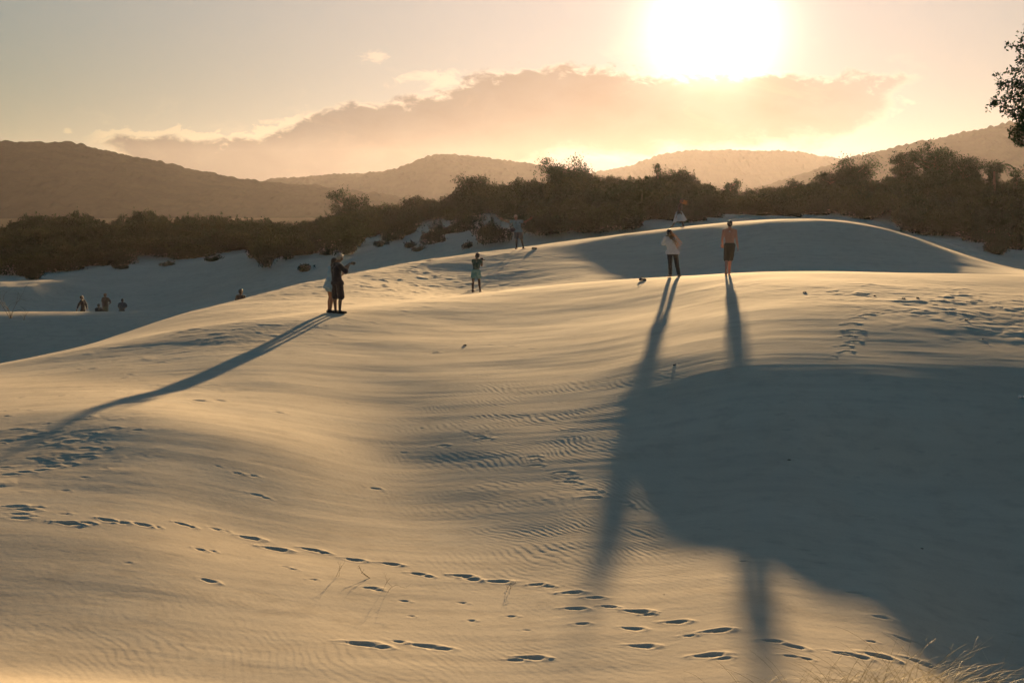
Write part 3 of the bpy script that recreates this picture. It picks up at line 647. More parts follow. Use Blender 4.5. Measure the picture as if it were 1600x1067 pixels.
def build_scrub():
    rnd = random.Random(8)
    kinds = [make_shrub(100+i, 2.0, 2.5, 5200, LEAF_A if i % 3 else LEAF_B, .19, 9+i, 2) for i in range(7)]
    low = [make_shrub(140+i, 1.2, .9, 1500, LEAF_B if i % 2 else LEAF_A, .13, 8, 4) for i in range(4)]
    # skyline the thicket makes, by bearing: photograph row of the top
    top = [(-120,340),(0,344),(25,336),(50,325),(100,325),(145,332),(175,337),(195,333),(225,324),(260,328),(300,332),(360,330),(400,335),(470,342),(500,336),(520,322),(545,309),(600,312),(625,316),(660,309),
           (695,305),(725,288),(760,283),(800,277),(845,270),(870,262),(905,264),(950,270),(1000,272),(1030,266),(1065,264),(1090,282),(1130,296),(1180,293),(1230,286),(1280,274),(1330,268),(1370,270),(1410,268),
           (1450,270),(1500,268),(1560,276),(1600,274),(1720,270)]
    bot = [(-120,440),(0,438),(60,440),(95,436),(130,425),(300,416),(360,404),(400,400),(420,425),(450,415),(480,402),(520,388),(560,388),(600,375),(660,352),(700,350),(740,346),(780,342),(830,372),(900,372),(1000,362),
           (1100,350),(1300,345),(1400,362),(1480,385),(1540,378),(1600,392),(1720,395)]
    def tv(u): return np.interp(u, [p[0] for p in top], [p[1] for p in top])
    def bv(u): return np.interp(u, [p[0] for p in bot], [p[1] for p in bot])
    marks = ((110,'near the left edge'),(220,'behind the far group of people'),(330,'right of the far group of people'),(430,'above the lone distant head'),(560,'above the couple'),(700,'right of the couple'),(790,'left of the spread-armed person'),
             (870,'behind the spread-armed person'),(990,'left of the white-skirted person'),(1100,'behind the white-skirted person'),(1200,'behind the bare-backed person'),(1310,'over the rounded far crest'),(1440,'left of the tallest tree'),(1530,'right of the tallest tree'),(9999,'by the right edge'))
    def name_it(u, row):
        w = next(t for q, t in marks if u < q)
        return '%s %s' % (('bushy skyline shrub', 'dark shrub in the upper thicket', 'dark shrub in the middle of the thicket', 'olive shrub at the thicket foot')[row], w), 'thicket shrubs %s, %s' % (w, ('skyline row', 'upper rows', 'middle rows', 'foot row')[row])
    made = []
    def plant(u, Y, h, w, g, lab, meshes):
        b = on_ground(u, Y)
        for (q, ww) in made:
            if (q-b).xy.length < .36*(w+ww): return False
        me = rnd.choice(meshes)
        place_mesh('shrub', me, b + Vector((0, 0, -.15*h)), rnd.uniform(0, 6.28), (w/2.0*rnd.uniform(.9, 1.15), w/2.0*rnd.uniform(.9, 1.15), h*1.12/2.5), lab, 'shrub', g)
        made.append((b, w)); return True
    n = 0
    # rows from the foot of the bank to its crest
    u = -95.0; crest = []
    def hill(u):
        """distance of the top of the planted bank at this bearing"""
        return float(np.interp(u, [-300,0,300,420,520,600,700,800,900,1050,1250,1350,1450,1600], [160,160,160,150,145,142,138,135,133,133,133,130,128,125]))
    while u < 1680:
        Yh = hill(u); s = s_of(u, 300)
        zt = z_of(Yh, tv(u)-2+rnd.choice((-4, -1, 1, 3, 6))+rnd.uniform(-2, 2)); zb = gz(s*Yh, Yh); h = max(1.6, zt-zb)
        w = max(1.2, min(2.6, h*.75*rnd.uniform(.6, 1.1)))
        lab = ('bushy skyline shrub in the low thicket on the left' if u < 430 else 'bushy skyline shrub on the middle scrub bank' if u < 880 else 'sun-glowing skyline shrub below the sun' if u < 1180 else 'tall skyline shrub in the right thicket')
        grp = ('skyline shrubs of the left thicket' if u < 430 else 'skyline shrubs of the middle bank' if u < 880 else 'skyline shrubs below the sun' if u < 1180 else 'skyline shrubs of the right thicket')
        lab, grp = name_it(u, 0)
        plant(u, Yh + rnd.uniform(-2, 2), h, w, grp, lab, kinds); n += 1
        u += rnd.uniform(17, 34)
    for row in range(1, 9):
        u = -110.0 + rnd.uniform(0, 20)
        while u < 1700:
            f = row/8.2
            # foot line
            gx, gy = ground_at(u, bv(u)-8)
            Yh = hill(u)
            Y = Yh*(1-f) + (gy+1.5)*f + rnd.uniform(-2, 2)
            h = rnd.uniform(2.0, 3.1)*(1-.30*f)
            if u > 880: h *= 1.25
            if u > 1180: h *= 1.15
            w = rnd.uniform(1.7, 2.5)
            p = on_ground(u, Y)
            vt = 300 - 2222*(p.z+h)/Y
            if 700 < u < 1300:      # keep the near rows low enough to let the sun over the far crest
                h = min(h, max(.8, float(np.interp(u, [700, 800, 900, 1000, 1100, 1250], [-3.2, -2.93, -2.5, -2.05, -1.6, -1.3])) + .1125*(Y-73.5) - .3 - p.z))
                w = min(w, h*1.3)
            vt = 300 - 2222*(p.z+h)/Y
            if vt < tv(u)+3: h = max(1.0, (z_of(Y, tv(u)+rnd.uniform(2, 12)) - p.z))
            lab, grp = (('dark olive shrub inside the low left thicket', 'shrubs of the left thicket') if u < 430 else ('dark green shrub on the middle scrub bank', 'shrubs of the middle bank') if u < 880 else
                        ('hazy green shrub in the thicket below the sun', 'shrubs below the sun') if u < 1180 else ('dark shrub inside the tall right thicket', 'shrubs of the right thicket'))
            lab, grp = name_it(u, 1 if row < 4 else 2 if row < 7 else 3)
            plant(u, Y, h, w, grp, lab, kinds)
            u += rnd.uniform(40, 62)
    print('shrubs', len(made))
    # low tufts on the open sand of the bank
    for (u, v, h, w) in ((845,368,1.0,1.2),(862,366,1.1,1.3),(884,366,1.0,1.2),(905,364,1.1,1.3),(928,362,1.0,1.2),(950,360,1.0,1.3),(975,357,1.1,1.3),(423,420,2.0,1.0),(432,402,1.7,1.2),(455,406,1.4,1.1),(475,400,1.2,.9),(520,392,1.2,1.2),(548,398,1.3,1.3),(560,385,1.5,1.4),(610,378,1.0,1.2),(640,368,1.2,1.3),(676,382,.9,.9),(690,368,.9,1.0),(722,362,.8,1.0),
                         (757,372,.9,.9),(772,378,1.4,1.2),(700,345,1.1,1.2),(735,352,.9,1.2),(478,422,.5,.7),(510,398,.5,.6),(596,386,.5,.6),(640,386,.5,.6),(655,392,.4,.5),(1545,388,1.1,1.2),(1560,398,.9,1.1),(1585,390,1.2,1.3),(1530,380,1.0,1.2),(730,388,.5,.35),(57,436,.6,.9),(45,432,.6,.9),(335,408,.5,.8),(190,420,.5,.8),(262,416,.4,.7)):
        x, y = ground_at(u, v)
        if y < 78: y = 90; x = s_of(u)*y
        place_mesh('low_shrub', rnd.choice(low), (x, y, gz(x, y)-.08), rnd.uniform(0, 6.28), (w/1.0, w/1.0, h/.75),
                   '%s low shrub on the open sand %s' % ('larger' if w > 1.05 else 'small', next(t for q, t in marks if u < q)), 'shrub', '%s low shrubs on open sand %s' % ('larger' if w > 1.05 else 'small', next(t for q, t in marks if u < q)))
build_scrub()

def tree_obj(name, label, u, Y, vtop, R, seed, cat='tree', mat=None, **kw):
    p = on_ground(u, Y); H = z_of(Y, vtop) - p.z
    g, (V, F) = make_tree(seed, H, R, mat or LEAF_T, **kw)
    root = bpy.data.objects.new(name, None); COL.objects.link(root); root.location = p + Vector((0, 0, -.1)); root.empty_display_size = .5
    tag(root, label, cat)
    g.build('trunk', BARK, root); mesh_from('crown', V, F, mat or LEAF_T, root)
    return root
tree_obj('pointed_tree', 'pointed tree standing above the right thicket, left of the broad one', 1407, 126, 238, 1.5, 21, n=3600, leaf=.16, clumps=24)
tree_obj('broad_tree', 'tallest broad-crowned tree above the right thicket', 1453, 124, 231, 2.0, 22, n=4600, leaf=.17, clumps=26)
tree_obj('round_tree', 'rounded tree just right of the tallest one in the thicket', 1497, 124, 247, 1.8, 23, n=4200, leaf=.16, clumps=20)
tree_obj('slender_tree', 'slender tree at the right end of the thicket crowns', 1543, 123, 248, .85, 24, n=1900, leaf=.15, clumps=16)
tree_obj('feathery_tree', 'loose feathery tree near the right edge by the palm', 1582, 122, 257, .8, 25, n=700, leaf=.15, clumps=14)
tree_obj('spreading_tree', 'spreading tree over the thicket midway below the right ridge', 1330, 128, 259, 2.2, 26, n=4600, leaf=.17, clumps=22)
tree_obj('gappy_tree', 'loose tree with gaps at the left end of the right thicket', 1290, 130, 270, 1.7, 27, n=2600, leaf=.17, clumps=18)
tree_obj('ragged_tree', 'thin ragged sapling against the bright hills', 1237, 131, 280, .8, 28, n=700, leaf=.15, clumps=12)
tree_obj('spiky_sapling', 'thin spiky sapling directly under the sun', 1026, 131, 248, .35, 29, n=420, leaf=.15, clumps=12)
tree_obj('hazy_tree', 'hazy small tree right of the sun-lit shrubs', 1140, 131, 281, .9, 30, n=1200, leaf=.15, clumps=14)
tree_obj('rounded_hill_tree', 'dense rounded tree on the highest point of the middle bank', 880, 131, 259, 2.3, 31, n=6500, leaf=.17, clumps=24)
tree_obj('bank_tree', 'dense dark tree on the bank left of the rounded one', 742, 136, 281, 2.0, 32, n=5000, leaf=.17, clumps=22)
tree_obj('edge_tree', 'wind-bent tree where the middle bank begins', 545, 143, 303, 2.0, 33, n=3200, leaf=.17, clumps=18)
tree_obj('lone_ridge_tree', 'small loose-leaved tree midway along the bank skyline', 648, 140, 306, 1.3, 34, n=1600, leaf=.16, clumps=14)
# a palm leaning out of the thicket
def build_palm():
    p = on_ground(1546, 120); H = z_of(120, 268)-p.z; rs = np.random.RandomState(3)
    root = bpy.data.objects.new('palm_tree', None); COL.objects.link(root); root.location = p; tag(root, 'palm with drooping fronds at the right end of the thicket', 'palm tree')
    Geo().tube([(0,0,-.1), (.05,0,H*.5), (.0,0,H)], [.14,.11,.09], 8).build('trunk', BARK, root)
    for k in range(11):
        a = k*2*PI/11 + .1; L = rs.uniform(1.7, 2.3); g = Geo(); up = rs.uniform(.5, 1.3)
        P = [Vector((math.cos(a)*L*t, math.sin(a)*L*t, H + up*math.sin(t*2.2)*.9 - .9*t*t)) for t in np.linspace(0, 1, 12)]
        g.tube(P, [.03*(1-.7*i/11) for i in range(12)], 4)
        for i in range(1, 12):
            for sd in (-1, 1):
                side = Vector((-math.sin(a), math.cos(a), 0))*sd; q = P[i]; l = .42*math.sin(PI*(.12+.85*i/11))
                tip = q + side*l + Vector((math.cos(a)*.15, math.sin(a)*.15, -.22)); w = Vector((math.cos(a)*.05, math.sin(a)*.05, 0))
                g.add([q-w, q+w, tip], [(0, 1, 2)])
        g.build('frond', LEAF_T, root, smooth=False)
build_palm()
# the near tree whose crown reaches into the frame at the right
def build_near_tree():
    Y = 34.0; root = bpy.data.objects.new('overhanging_tree', None); COL.objects.link(root)
    p = on_ground(1668, Y); root.location = p; tag(root, 'big leafy tree reaching in at the upper right edge', 'tree')
    rs = np.random.RandomState(77); g = Geo(); zt = lambda v: z_of(Y, v)-p.z; xu = lambda u: s_of(u, 200)*Y - p.x
    spine = [Vector((0, 0, -.2)), Vector((.1, 0, 1.2)), Vector((.05, .05, zt(220)*.8)), Vector((.05, 0, zt(120))), Vector((.1, 0, zt(20))), Vector((.05, 0, zt(-90)))]
    g.tube(spine, [.17, .14, .12, .09, .06, .02], 9)
    tw = [(1600,70,.20),(1590,98,.22),(1598,112,.22),(1578,112,.10),(1569,128,.12),(1560,134,.10),(1580,130,.15),(1592,136,.2),(1600,150,.25),(1572,150,.15),(1562,158,.13),(1580,160,.17),(1568,166,.12),(1594,172,.22),(1584,182,.16),(1577,176,.12),
          (1590,196,.16),(1596,203,.14),(1602,190,.2),(1588,208,.07),(1593,212,.08),(1600,208,.13),(1592,224,.08),(1604,222,.1),(1598,60,.08),(1604,4,.12),(1612,60,.3),(1620,100,.35),(1625,140,.35),(1622,180,.3),(1640,60,.4),(1650,100,.4),(1640,20,.4),(1680,0,.5),(1700,60,.5),(1720,110,.5),(1700,160,.45),(1665,190,.35),(1660,-40,.4),(1690,-60,.3),(1735,30,.4),(1650,150,.35)]
    P = []
    for (u, v, r) in tw:
        dy = rs.uniform(-.5, .5); tip = Vector((xu(u), dy, zt(v)))
        zb = tip.z - .2 - .35*abs(tip.x); k = spine[2]; q = Vector((.05, 0, max(zb, 1.6)))
        mid = q.lerp(tip, .55) + Vector((0, 0, .12))
        g.tube([q, mid, tip], [.03, .016, .006], 5)
        n = int(1500*r*r)+34; d = rs.normal(size=(n, 3))*.5
        P.append(np.array(tip)[None, :] + d*r)
        for j in range(2):
            t2 = tip + Vector(rs.normal(size=3).tolist())*r*1.1; g.tube([mid.lerp(tip, .7), t2], [.007, .004], 4); P.append(np.array(t2)[None, :]+rs.normal(size=(14, 3))*.05)
    V, F = leaves(np.concatenate(P), .085, rs, -.2, .55)
    g.build('trunk', BARK, root); mesh_from('crown', V, F, LEAF_T, root)
build_near_tree()
# ------------------------------------------------------------------ people
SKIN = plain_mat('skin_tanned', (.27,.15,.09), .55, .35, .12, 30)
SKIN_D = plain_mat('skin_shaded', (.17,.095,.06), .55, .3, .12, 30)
CL = {k: plain_mat(k, c, .85, .15, .25, 18, .3) for k, c in {
    'dark_cloth': (.022,.022,.026), 'white_cloth': (.62,.62,.64), 'pale_blue_cloth': (.30,.44,.52), 'teal_cloth': (.03,.075,.07), 'pale_teal_cloth': (.18,.34,.33),
    'black_trousers': (.03,.028,.026), 'khaki_cloth': (.13,.12,.07), 'brown_cloth': (.07,.05,.04), 'grey_cloth': (.10,.10,.10), 'navy_shorts': (.03,.035,.045)}.items()}
HAIR_D = plain_mat('dark_hair', (.025,.016,.010), .45, .5, .5, 40)
HAIR_B = plain_mat('brown_hair', (.22,.10,.035), .4, .5, .5, 40)
def glow_hair(name, col, tc):
    m = plain_mat(name, col, .35, .6, .4, 40); g = NT(m.node_tree); b = g.n['Principled BSDF']
    tr = g.node('ShaderNodeBsdfTranslucent'); tr.inputs[0].default_value = (*tc, 1); mx = g.node('ShaderNodeMixShader'); mx.inputs[0].default_value = .6
    g.l.new(b.outputs[0], mx.inputs[1]); g.l.new(tr.outputs[0], mx.inputs[2]); g.l.new(mx.outputs[0], g.n['Material Output'].inputs[0]); return m
HAIR_B = glow_hair('wind_lit_hair', (.22,.13,.06), (.55,.36,.17))
HAIR_G = plain_mat('grey_hair', (.30,.27,.23), .5, .4, .4, 40)
EYE = plain_mat('eye', (.03,.02,.015), .2, .5, 0)
SHOE = plain_mat('dark_shoe', (.03,.028,.026), .7, .3, .3, 30)

def capsule_geo(p0, r0, p1, r1, k=14, m=4):
    p0 = Vector(p0); p1 = Vector(p1); t = p1-p0; L = t.length
    t = t/L if L > 1e-6 else Vector((0, 0, 1)); a = t.orthogonal().normalized(); b = t.cross(a)
    rings = [(p0-t*r0*math.cos(q), r0*math.sin(q)) for q in [PI/2*(i+.35)/(m+.35) for i in range(m+1)]]
    rings += [(p1+t*r1*math.cos(q), r1*math.sin(q)) for q in [PI/2*(i+.35)/(m+.35) for i in range(m+1)][::-1]]
    V, F = [], []
    for c, r in rings:
        for j in range(k): V.append(c + a*(r*math.cos(2*PI*j/k)) + b*(r*math.sin(2*PI*j/k)))
    for i in range(len(rings)-1):
        for j in range(k): F.append((i*k+j, i*k+(j+1) % k, (i+1)*k+(j+1) % k, (i+1)*k+j))
    F.append(tuple(range(k))[::-1]); F.append(tuple((len(rings)-1)*k+j for j in range(k)))
    return V, F
def ellipsoid_geo(c, r, rz=0, k=18, m=10):
    V, F = [], []; c = Vector(c)
    for i in range(1, m):
        q = PI*i/m
        for j in range(k):
            x, y, z = math.sin(q)*math.cos(2*PI*j/k)*r[0], math.sin(q)*math.sin(2*PI*j/k)*r[1], math.cos(q)*r[2]
            V.append(c + Vector((x*math.cos(rz)-y*math.sin(rz), x*math.sin(rz)+y*math.cos(rz), z)))
    for i in range(m-2):
        for j in range(k): F.append((i*k+j, (i+1)*k+j, (i+1)*k+(j+1) % k, i*k+(j+1) % k))
    F.append(tuple(range(k))); F.append(tuple((m-2)*k+j for j in range(k))[::-1])
    return V, F
def fuse(name, geo, voxel, mat, parent, smooth=3, wrinkle=0.0, seed=0):
    """melt overlapping shapes into one continuous skin"""
    tmp = mesh_from(name+'_tmp', np.array(geo.v), geo.f)
    r = tmp.modifiers.new('r', 'REMESH'); r.mode = 'VOXEL'; r.voxel_size = voxel; r.use_smooth_shade = True
    s = tmp.modifiers.new('s', 'SMOOTH'); s.iterations = smooth; s.factor = .5
    dg = bpy.context.evaluated_depsgraph_get(); dg.update()
    me = bpy.data.meshes.new_from_object(tmp.evaluated_get(dg))
    old = tmp.data; bpy.data.objects.remove(tmp); bpy.data.meshes.remove(old)
    me.name = name
    if wrinkle:
        n = len(me.vertices); co = np.empty(n*3, np.float32); me.vertices.foreach_get('co', co); co = co.reshape(-1, 3)
        no = np.empty(n*3, np.float32); me.vertices.foreach_get('normal', no); no = no.reshape(-1, 3)
        w = fbm(co[:, 0]/.11+co[:, 1]/.15, co[:, 2]/.07+co[:, 1]/.09, 3, seed)
        co += no*(w*wrinkle)[:, None]; me.vertices.foreach_set('co', co.ravel())
    me.polygons.foreach_set('use_smooth', np.ones(len(me.polygons), dtype=bool))
    me.materials.clear(); me.materials.append(mat)
    o = bpy.data.objects.new(name, me); COL.objects.link(o); o.parent = parent
    return o

class Figure:
    """joints in metres; x to the right of the picture, y away from it, z up"""
    def __init__(s, label, pos, H=1.75, phi=0.0, female=False, skin=SKIN, J=None, hands=None, look=None, face=True, cat='person', group=None, head_tilt=0.0):
        s.H = H; k = H/1.75; s.k = k; s.phi = math.radians(phi); s.fem = female
        s.root = bpy.data.objects.new('person', None); COL.objects.link(s.root); s.root.location = pos; s.root.empty_display_size = .4
        tag(s.root, label, cat, group)
        shw = .165 if female else .185; hw = .10 if female else .09
        D = {'pel': (0,0,.96), 'waist': (0,0,1.10), 'chest': (0,.0,1.29), 'neck': (0,0,1.475), 'head': (0,.025,1.64),
             'hipL': (-hw,0,.93), 'hipR': (hw,0,.93), 'kneL': (-hw-.01,.03,.50), 'kneR': (hw+.01,.03,.50), 'ankL': (-hw-.02,-.01,.085), 'ankR': (hw+.02,-.01,.085),
             'shL': (-shw,0,1.425), 'shR': (shw,0,1.425), 'elL': (-shw-.05,-.02,1.14), 'elR': (shw+.05,-.02,1.14), 'wrL': (-shw-.06,.07,.90), 'wrR': (shw+.06,.07,.90)}
        c, n = math.cos(s.phi), math.sin(s.phi)
        s.fwd = Vector((n, c, 0)); s.rt = Vector((c, -n, 0))
        s.J = {a: (s.rt*x + s.fwd*y + Vector((0, 0, z)))*k for a, (x, y, z) in D.items()}
        for a, p in (J or {}).items(): s.J[a] = Vector(p)
        s.skin = skin; s.hd = hands or {}; s.look = look or s.fwd
        s.build_body(face)
    def torso(s, g, f=0.0, lo=0.0):
        J, k = s.J, s.k; rt = (J['shR']-J['shL']).normalized(); rh = (J['hipR']-J['hipL']).normalized()
        wr = .083 if s.fem else .094
        cap = lambda *a: g.add(*capsule_geo(*a))
        cap(J['hipL'], (.098 if s.fem else .092)*k+f, J['hipR'], (.098 if s.fem else .092)*k+f)
        for sd in (-1, 1):
            cap(J['pel']+rh*sd*.06*k, .095*k+f, J['waist']+rt*sd*.045*k, wr*k+f)
            cap(J['waist']+rt*sd*.045*k, wr*k+f, J['chest']+rt*sd*.068*k, (.098 if s.fem else .107)*k+f)
            cap(J['chest']+rt*sd*.068*k, (.098 if s.fem else .107)*k+f, J['neck'].lerp(J['shR'] if sd > 0 else J['shL'], .55)-Vector((0, 0, .04*k)), .062*k+f)
            sh = J['shR'] if sd > 0 else J['shL']
            cap(J['neck'], .05*k+f*.6, sh, .054*k+f)
    def limb(s, g, a, b, ra, rb, t0=0, t1=1, f=0.0, f1=None):
        A, B = s.J[a], s.J[b]; f1 = f if f1 is None else f1
        g.add(*capsule_geo(A.lerp(B, t0), (ra+(rb-ra)*t0)*s.k+f, A.lerp(B, t1), (ra+(rb-ra)*t1)*s.k+f1))
    def build_body(s, face):
        g = Geo(); J, k = s.J, s.k; cap = lambda *a: g.add(*capsule_geo(*a))
        s.torso(g)
        for q in 'LR':
            s.limb(g, 'hip'+q, 'kne'+q, .086, .055)
            A, B = J['kne'+q], J['ank'+q]; m = A.lerp(B, .33) - s.fwd*.018*k
            cap(A, .054*k, m, .056*k); cap(m, .056*k, B, .037*k)
            fd = s.fwd.copy(); tilt = s.hd.get('foot'+q)
            if tilt is not None: fd = Vector(tilt).normalized()
            dn = Vector((0, 0, -.05*k)) if tilt is None or abs(fd.z) < .3 else Vector((0, 0, -.02*k))
            heel = B - fd*.045*k + dn; ball = B + fd*.115*k + dn*1.1; toe = B + fd*.175*k + dn*1.15
            cap(B, .038*k, heel, .033*k); cap(heel, .033*k, ball, .034*k); cap(B, .036*k, ball, .03*k)
            sd = fd.cross(Vector((0, 0, 1))).normalized()
            cap(ball-sd*.018*k, .027*k, toe-sd*.02*k, .018*k); cap(ball+sd*.018*k, .027*k, toe+sd*.018*k-fd*.015, .017*k)
            s.limb(g, 'sh'+q, 'el'+q, .050, .038); A, B = J['el'+q], J['wr'+q]; m = A.lerp(B, .28)
            cap(A, .038*k, m, .039*k); cap(m, .039*k, B, .025*k)
            s.hand(g, q)
        # neck and head
        h = J['head']; u = (h-J['neck']).normalized(); L = s.look.normalized(); L = (L-u*L.dot(u)).normalized(); R = L.cross(u).normalized()
        cap(J['neck'], .055*k, h-u*.05*k-L*.01*k, .052*k)
        P = lambda a, b, c: h + R*a*k + L*b*k + u*c*k
        cap(P(0,-.022,.022), .082*k, P(0,.012,.026), .078*k); cap(P(0,.0,.035), .076*k, P(0,.03,-.045), .052*k); cap(P(0,.03,-.04), .05*k, P(0,.055,-.085), .026*k)
        cap(P(-.04,.05,-.02), .028*k, P(.04,.05,-.02), .028*k)                        # cheeks
        cap(P(-.035,.083,.022), .012*k, P(.035,.083,.022), .012*k)                    # brow
        cap(P(0,.09,.012), .009*k, P(0,.108,-.022), .013*k)                           # nose
        cap(P(-.02,.088,-.052), .008*k, P(.02,.088,-.052), .008*k)                    # mouth
        for sd in (-1, 1): cap(P(sd*.079,-.004,.012), .013*k, P(sd*.083,-.002,-.02), .009*k)
        fuse('body', g, .0095, s.skin, s.root, 2)
        if face:
            for sd in (-1, 1): Geo().add(*ellipsoid_geo(P(sd*.031,.084,.004), (.010*k,)*3, 0, 8, 6)).build('eye', EYE, s.root)
        s.hP = P; s.hax = (R, L, u)
    def hand(s, g, q):
        J, k = s.J, s.k; w = J['wr'+q]; d = (w-J['el'+q]).normalized()
        if 'dir'+q in s.hd: d = Vector(s.hd['dir'+q]).normalized()
        pal = Vector(s.hd.get('palm'+q, s.fwd*-.3 + Vector((0, 0, -1)) if abs(d.z) < .7 else s.rt*(1 if q == 'L' else -1)))
        pal = (pal-d*pal.dot(d)).normalized(); sd = d.cross(pal).normalized()
        curl = s.hd.get('curl'+q, .35)
        cap = lambda *a: g.add(*capsule_geo(*a, 8, 2))
        kn = w + d*.085*k
        for o in (-.026, -.009, .009, .026): cap(w+d*.012+sd*o*.6*k, .0155*k, kn+sd*o*k, .0125*k)
        for o, l in ((-.030,.058), (-.0105,.076), (.0105,.080), (.030,.070)):
            a = kn+sd*o*1.12*k; d1 = (d*math.cos(curl)+pal*math.sin(curl)).normalized(); d2 = (d*math.cos(curl*2.4)+pal*math.sin(curl*2.4)).normalized()
            b = a+d1*l*.55*k; cap(a, .0105*k, b, .0095*k); cap(b, .0095*k, b+d2*l*.5*k, .0085*k)
        ts = s.hd.get('thumb'+q, 1); a = w+d*.025*k+sd*ts*.022*k; b = a+(sd*ts*.7+d*.6+pal*.25).normalized()*.042*k
        cap(a, .014*k, b, .0115*k); cap(b, .0115*k, b+(d*.85+sd*ts*.15+pal*.35).normalized()*.032*k, .0095*k)
    # ---- clothes
    def shirt(s, mat, sleeve=.55, f=.016, loose=.0, hem=0.0, name='shirt'):
        g = Geo(); s.torso(g, f)
        J, k = s.J, s.k
        for q in 'LR': s.limb(g, 'sh'+q, 'el'+q, .050, .040, 0, min(sleeve, 1), f+.004, f+.012+loose*.5)
        if sleeve > 1:
            for q in 'LR': s.limb(g, 'el'+q, 'wr'+q, .038, .026, 0, sleeve-1, f+.006, f+.008)
        if hem: g.add(*capsule_geo(J['hipL']-Vector((0, 0, hem)), .10*k+f+loose, J['hipR']-Vector((0, 0, hem)), .10*k+f+loose)); 
        if loose: g.add(*ellipsoid_geo((J['waist']+J['pel'])/2, (.155*k+loose, .115*k+loose, .2*k), -s.phi))
        o = fuse(name, g, .012, mat, s.root, 2, .006, 3); s.cut(o, J['pel'].z-.06*k-hem, J['neck'].z+.03*k); return o
    def legs(s, mat, end=.45, f=.016, flare=.02, name='shorts'):
        g = Geo(); J, k = s.J, s.k
        g.add(*capsule_geo(J['hipL'], (.098 if s.fem else .094)*k+f, J['hipR'], (.098 if s.fem else .094)*k+f))
        for sd in (-1, 1): g.add(*capsule_geo(J['pel']+(J['hipR']-J['hipL']).normalized()*sd*.06*k, .095*k+f, J['waist']-Vector((0, 0, .04*k)), .093*k+f))
        for q in 'LR':
            s.limb(g, 'hip'+q, 'kne'+q, .086, .056, 0, min(end, 1), f+.002, f+flare)
            if end > 1:
                s.limb(g, 'kne'+q, 'ank'+q, .056, .040, 0, end-1, f+flare*.8, f+flare)
        o = fuse(name, g, .012, mat, s.root, 2, .006, 5); s.cut(o, -9, s.J['pel'].z+.07*k); return o
    def cut(s, o, z0, z1):
        bm = bmesh.new(); bm.from_mesh(o.data)
        for z, sgn in ((z0, 1), (z1, -1)):
            geom = bm.verts[:]+bm.edges[:]+bm.faces[:]
            bmesh.ops.bisect_plane(bm, geom=geom, plane_co=(0, 0, z), plane_no=(0, 0, -sgn), clear_outer=True)
        bm.to_mesh(o.data); bm.free()
    def shoes(s, mat):
        J, k = s.J, s.k
        for q in 'LR':
            g = Geo(); B = J['ank'+q]; fd = Vector(s.hd['foot'+q]).normalized() if 'foot'+q in s.hd else s.fwd
            dn = Vector((0, 0, -.045*k))
            g.add(*capsule_geo(B-fd*.05*k+dn, .043*k, B+fd*.11*k+dn*1.05, .044*k)); g.add(*capsule_geo(B+fd*.10*k+dn*1.05, .042*k, B+fd*.185*k+dn*1.1, .032*k)); g.add(*capsule_geo(B-fd*.01+Vector((0,0,-.01)), .045*k, B+dn, .045*k))
            fuse('shoe', g, .011, mat, s.root, 2)
    def hair(s, mat, kind='short', blow=None, n=26, length=.45, seed=1):
        P, k = s.hP, s.k; g = Geo(); R, L, u = s.hax; rnd = random.Random(seed)
        cap = lambda *a: g.add(*capsule_geo(*a))
        cap(P(0,-.032,.035), .089*k, P(0,.006,.046), .084*k)
        cap(P(0,-.04,-.005), .080*k, P(0,-.03,.03), .085*k)
        if kind != 'short':
            cap(P(-.04,-.035,-.04), .058*k, P(.04,-.035,-.04), .058*k); cap(P(0,-.05,-.06), .06*k, P(0,-.055,-.16), .045*k)
        if kind != 'strands': fuse('hair', g, .012, mat, s.root, 2, .006, seed)
        if blow is not None:                      # strands lifted by the wind
            t = Geo(); b = Vector(blow).normalized()
            for i in range(n):
                a0 = rnd.uniform(-.075, .075); st = P(a0, rnd.uniform(-.10, -.04), rnd.uniform(-.12, .06)); l = length*rnd.uniform(.55, 1.1)
                sag = rnd.uniform(.1, .6); dr = (b + Vector((rnd.uniform(-.2, .2), rnd.uniform(-.35, .35), rnd.uniform(-.25, .2)))).normalized(); w = rnd.uniform(.012, .035); ph = rnd.uniform(0, 6)
                pts = [st + dr*l*q + Vector((w*math.sin(ph+q*7), w*math.cos(ph+q*5), -sag*l*q*(1-.5*q) + w*math.sin(ph+q*9))) for q in [j/9 for j in range(10)]]
                t.tube(pts, [.012*k*(1-.75*j/9) for j in range(10)], 5)
            t.build('blown_strand', mat, s.root)

def at_u(u, Y, dz=0): return on_ground(u, Y) + Vector((0, 0, dz))
def foot_fix(fig, pos): pass

# the couple on the near crest: he holds a camera out, she leans on his shoulder
YC = 42.0
p = at_u(529, YC)
he = Figure('person in black tee and knee shorts on the near crest, arms out with a camera', p, 1.78, 48, skin=SKIN_D, J=dict(
    pel=(-.03,0,.95), waist=(-.055,.0,1.10), chest=(-.06,0,1.30), neck=(-.02,.01,1.485), head=(.05,.05,1.64), hipL=(-.09,.06,.93), hipR=(.04,-.06,.93), kneL=(-.10,.10,.50), kneR=(.08,-.04,.50),
    ankL=(-.10,.08,.085), ankR=(.045,-.09,.085), shL=(-.13,.13,1.44), shR=(.06,-.12,1.42), elL=(.12,.32,1.30), elR=(.25,-.10,1.24), wrL=(.30,.42,1.46), wrR=(.32,.10,1.46)),
    hands=dict(dirR=(1,.45,.15), dirL=(1,.0,.1), curlR=.5, curlL=.5, footL=(.85,.5,0), footR=(.9,.25,0)), look=Vector((.8,.6,-.05)))
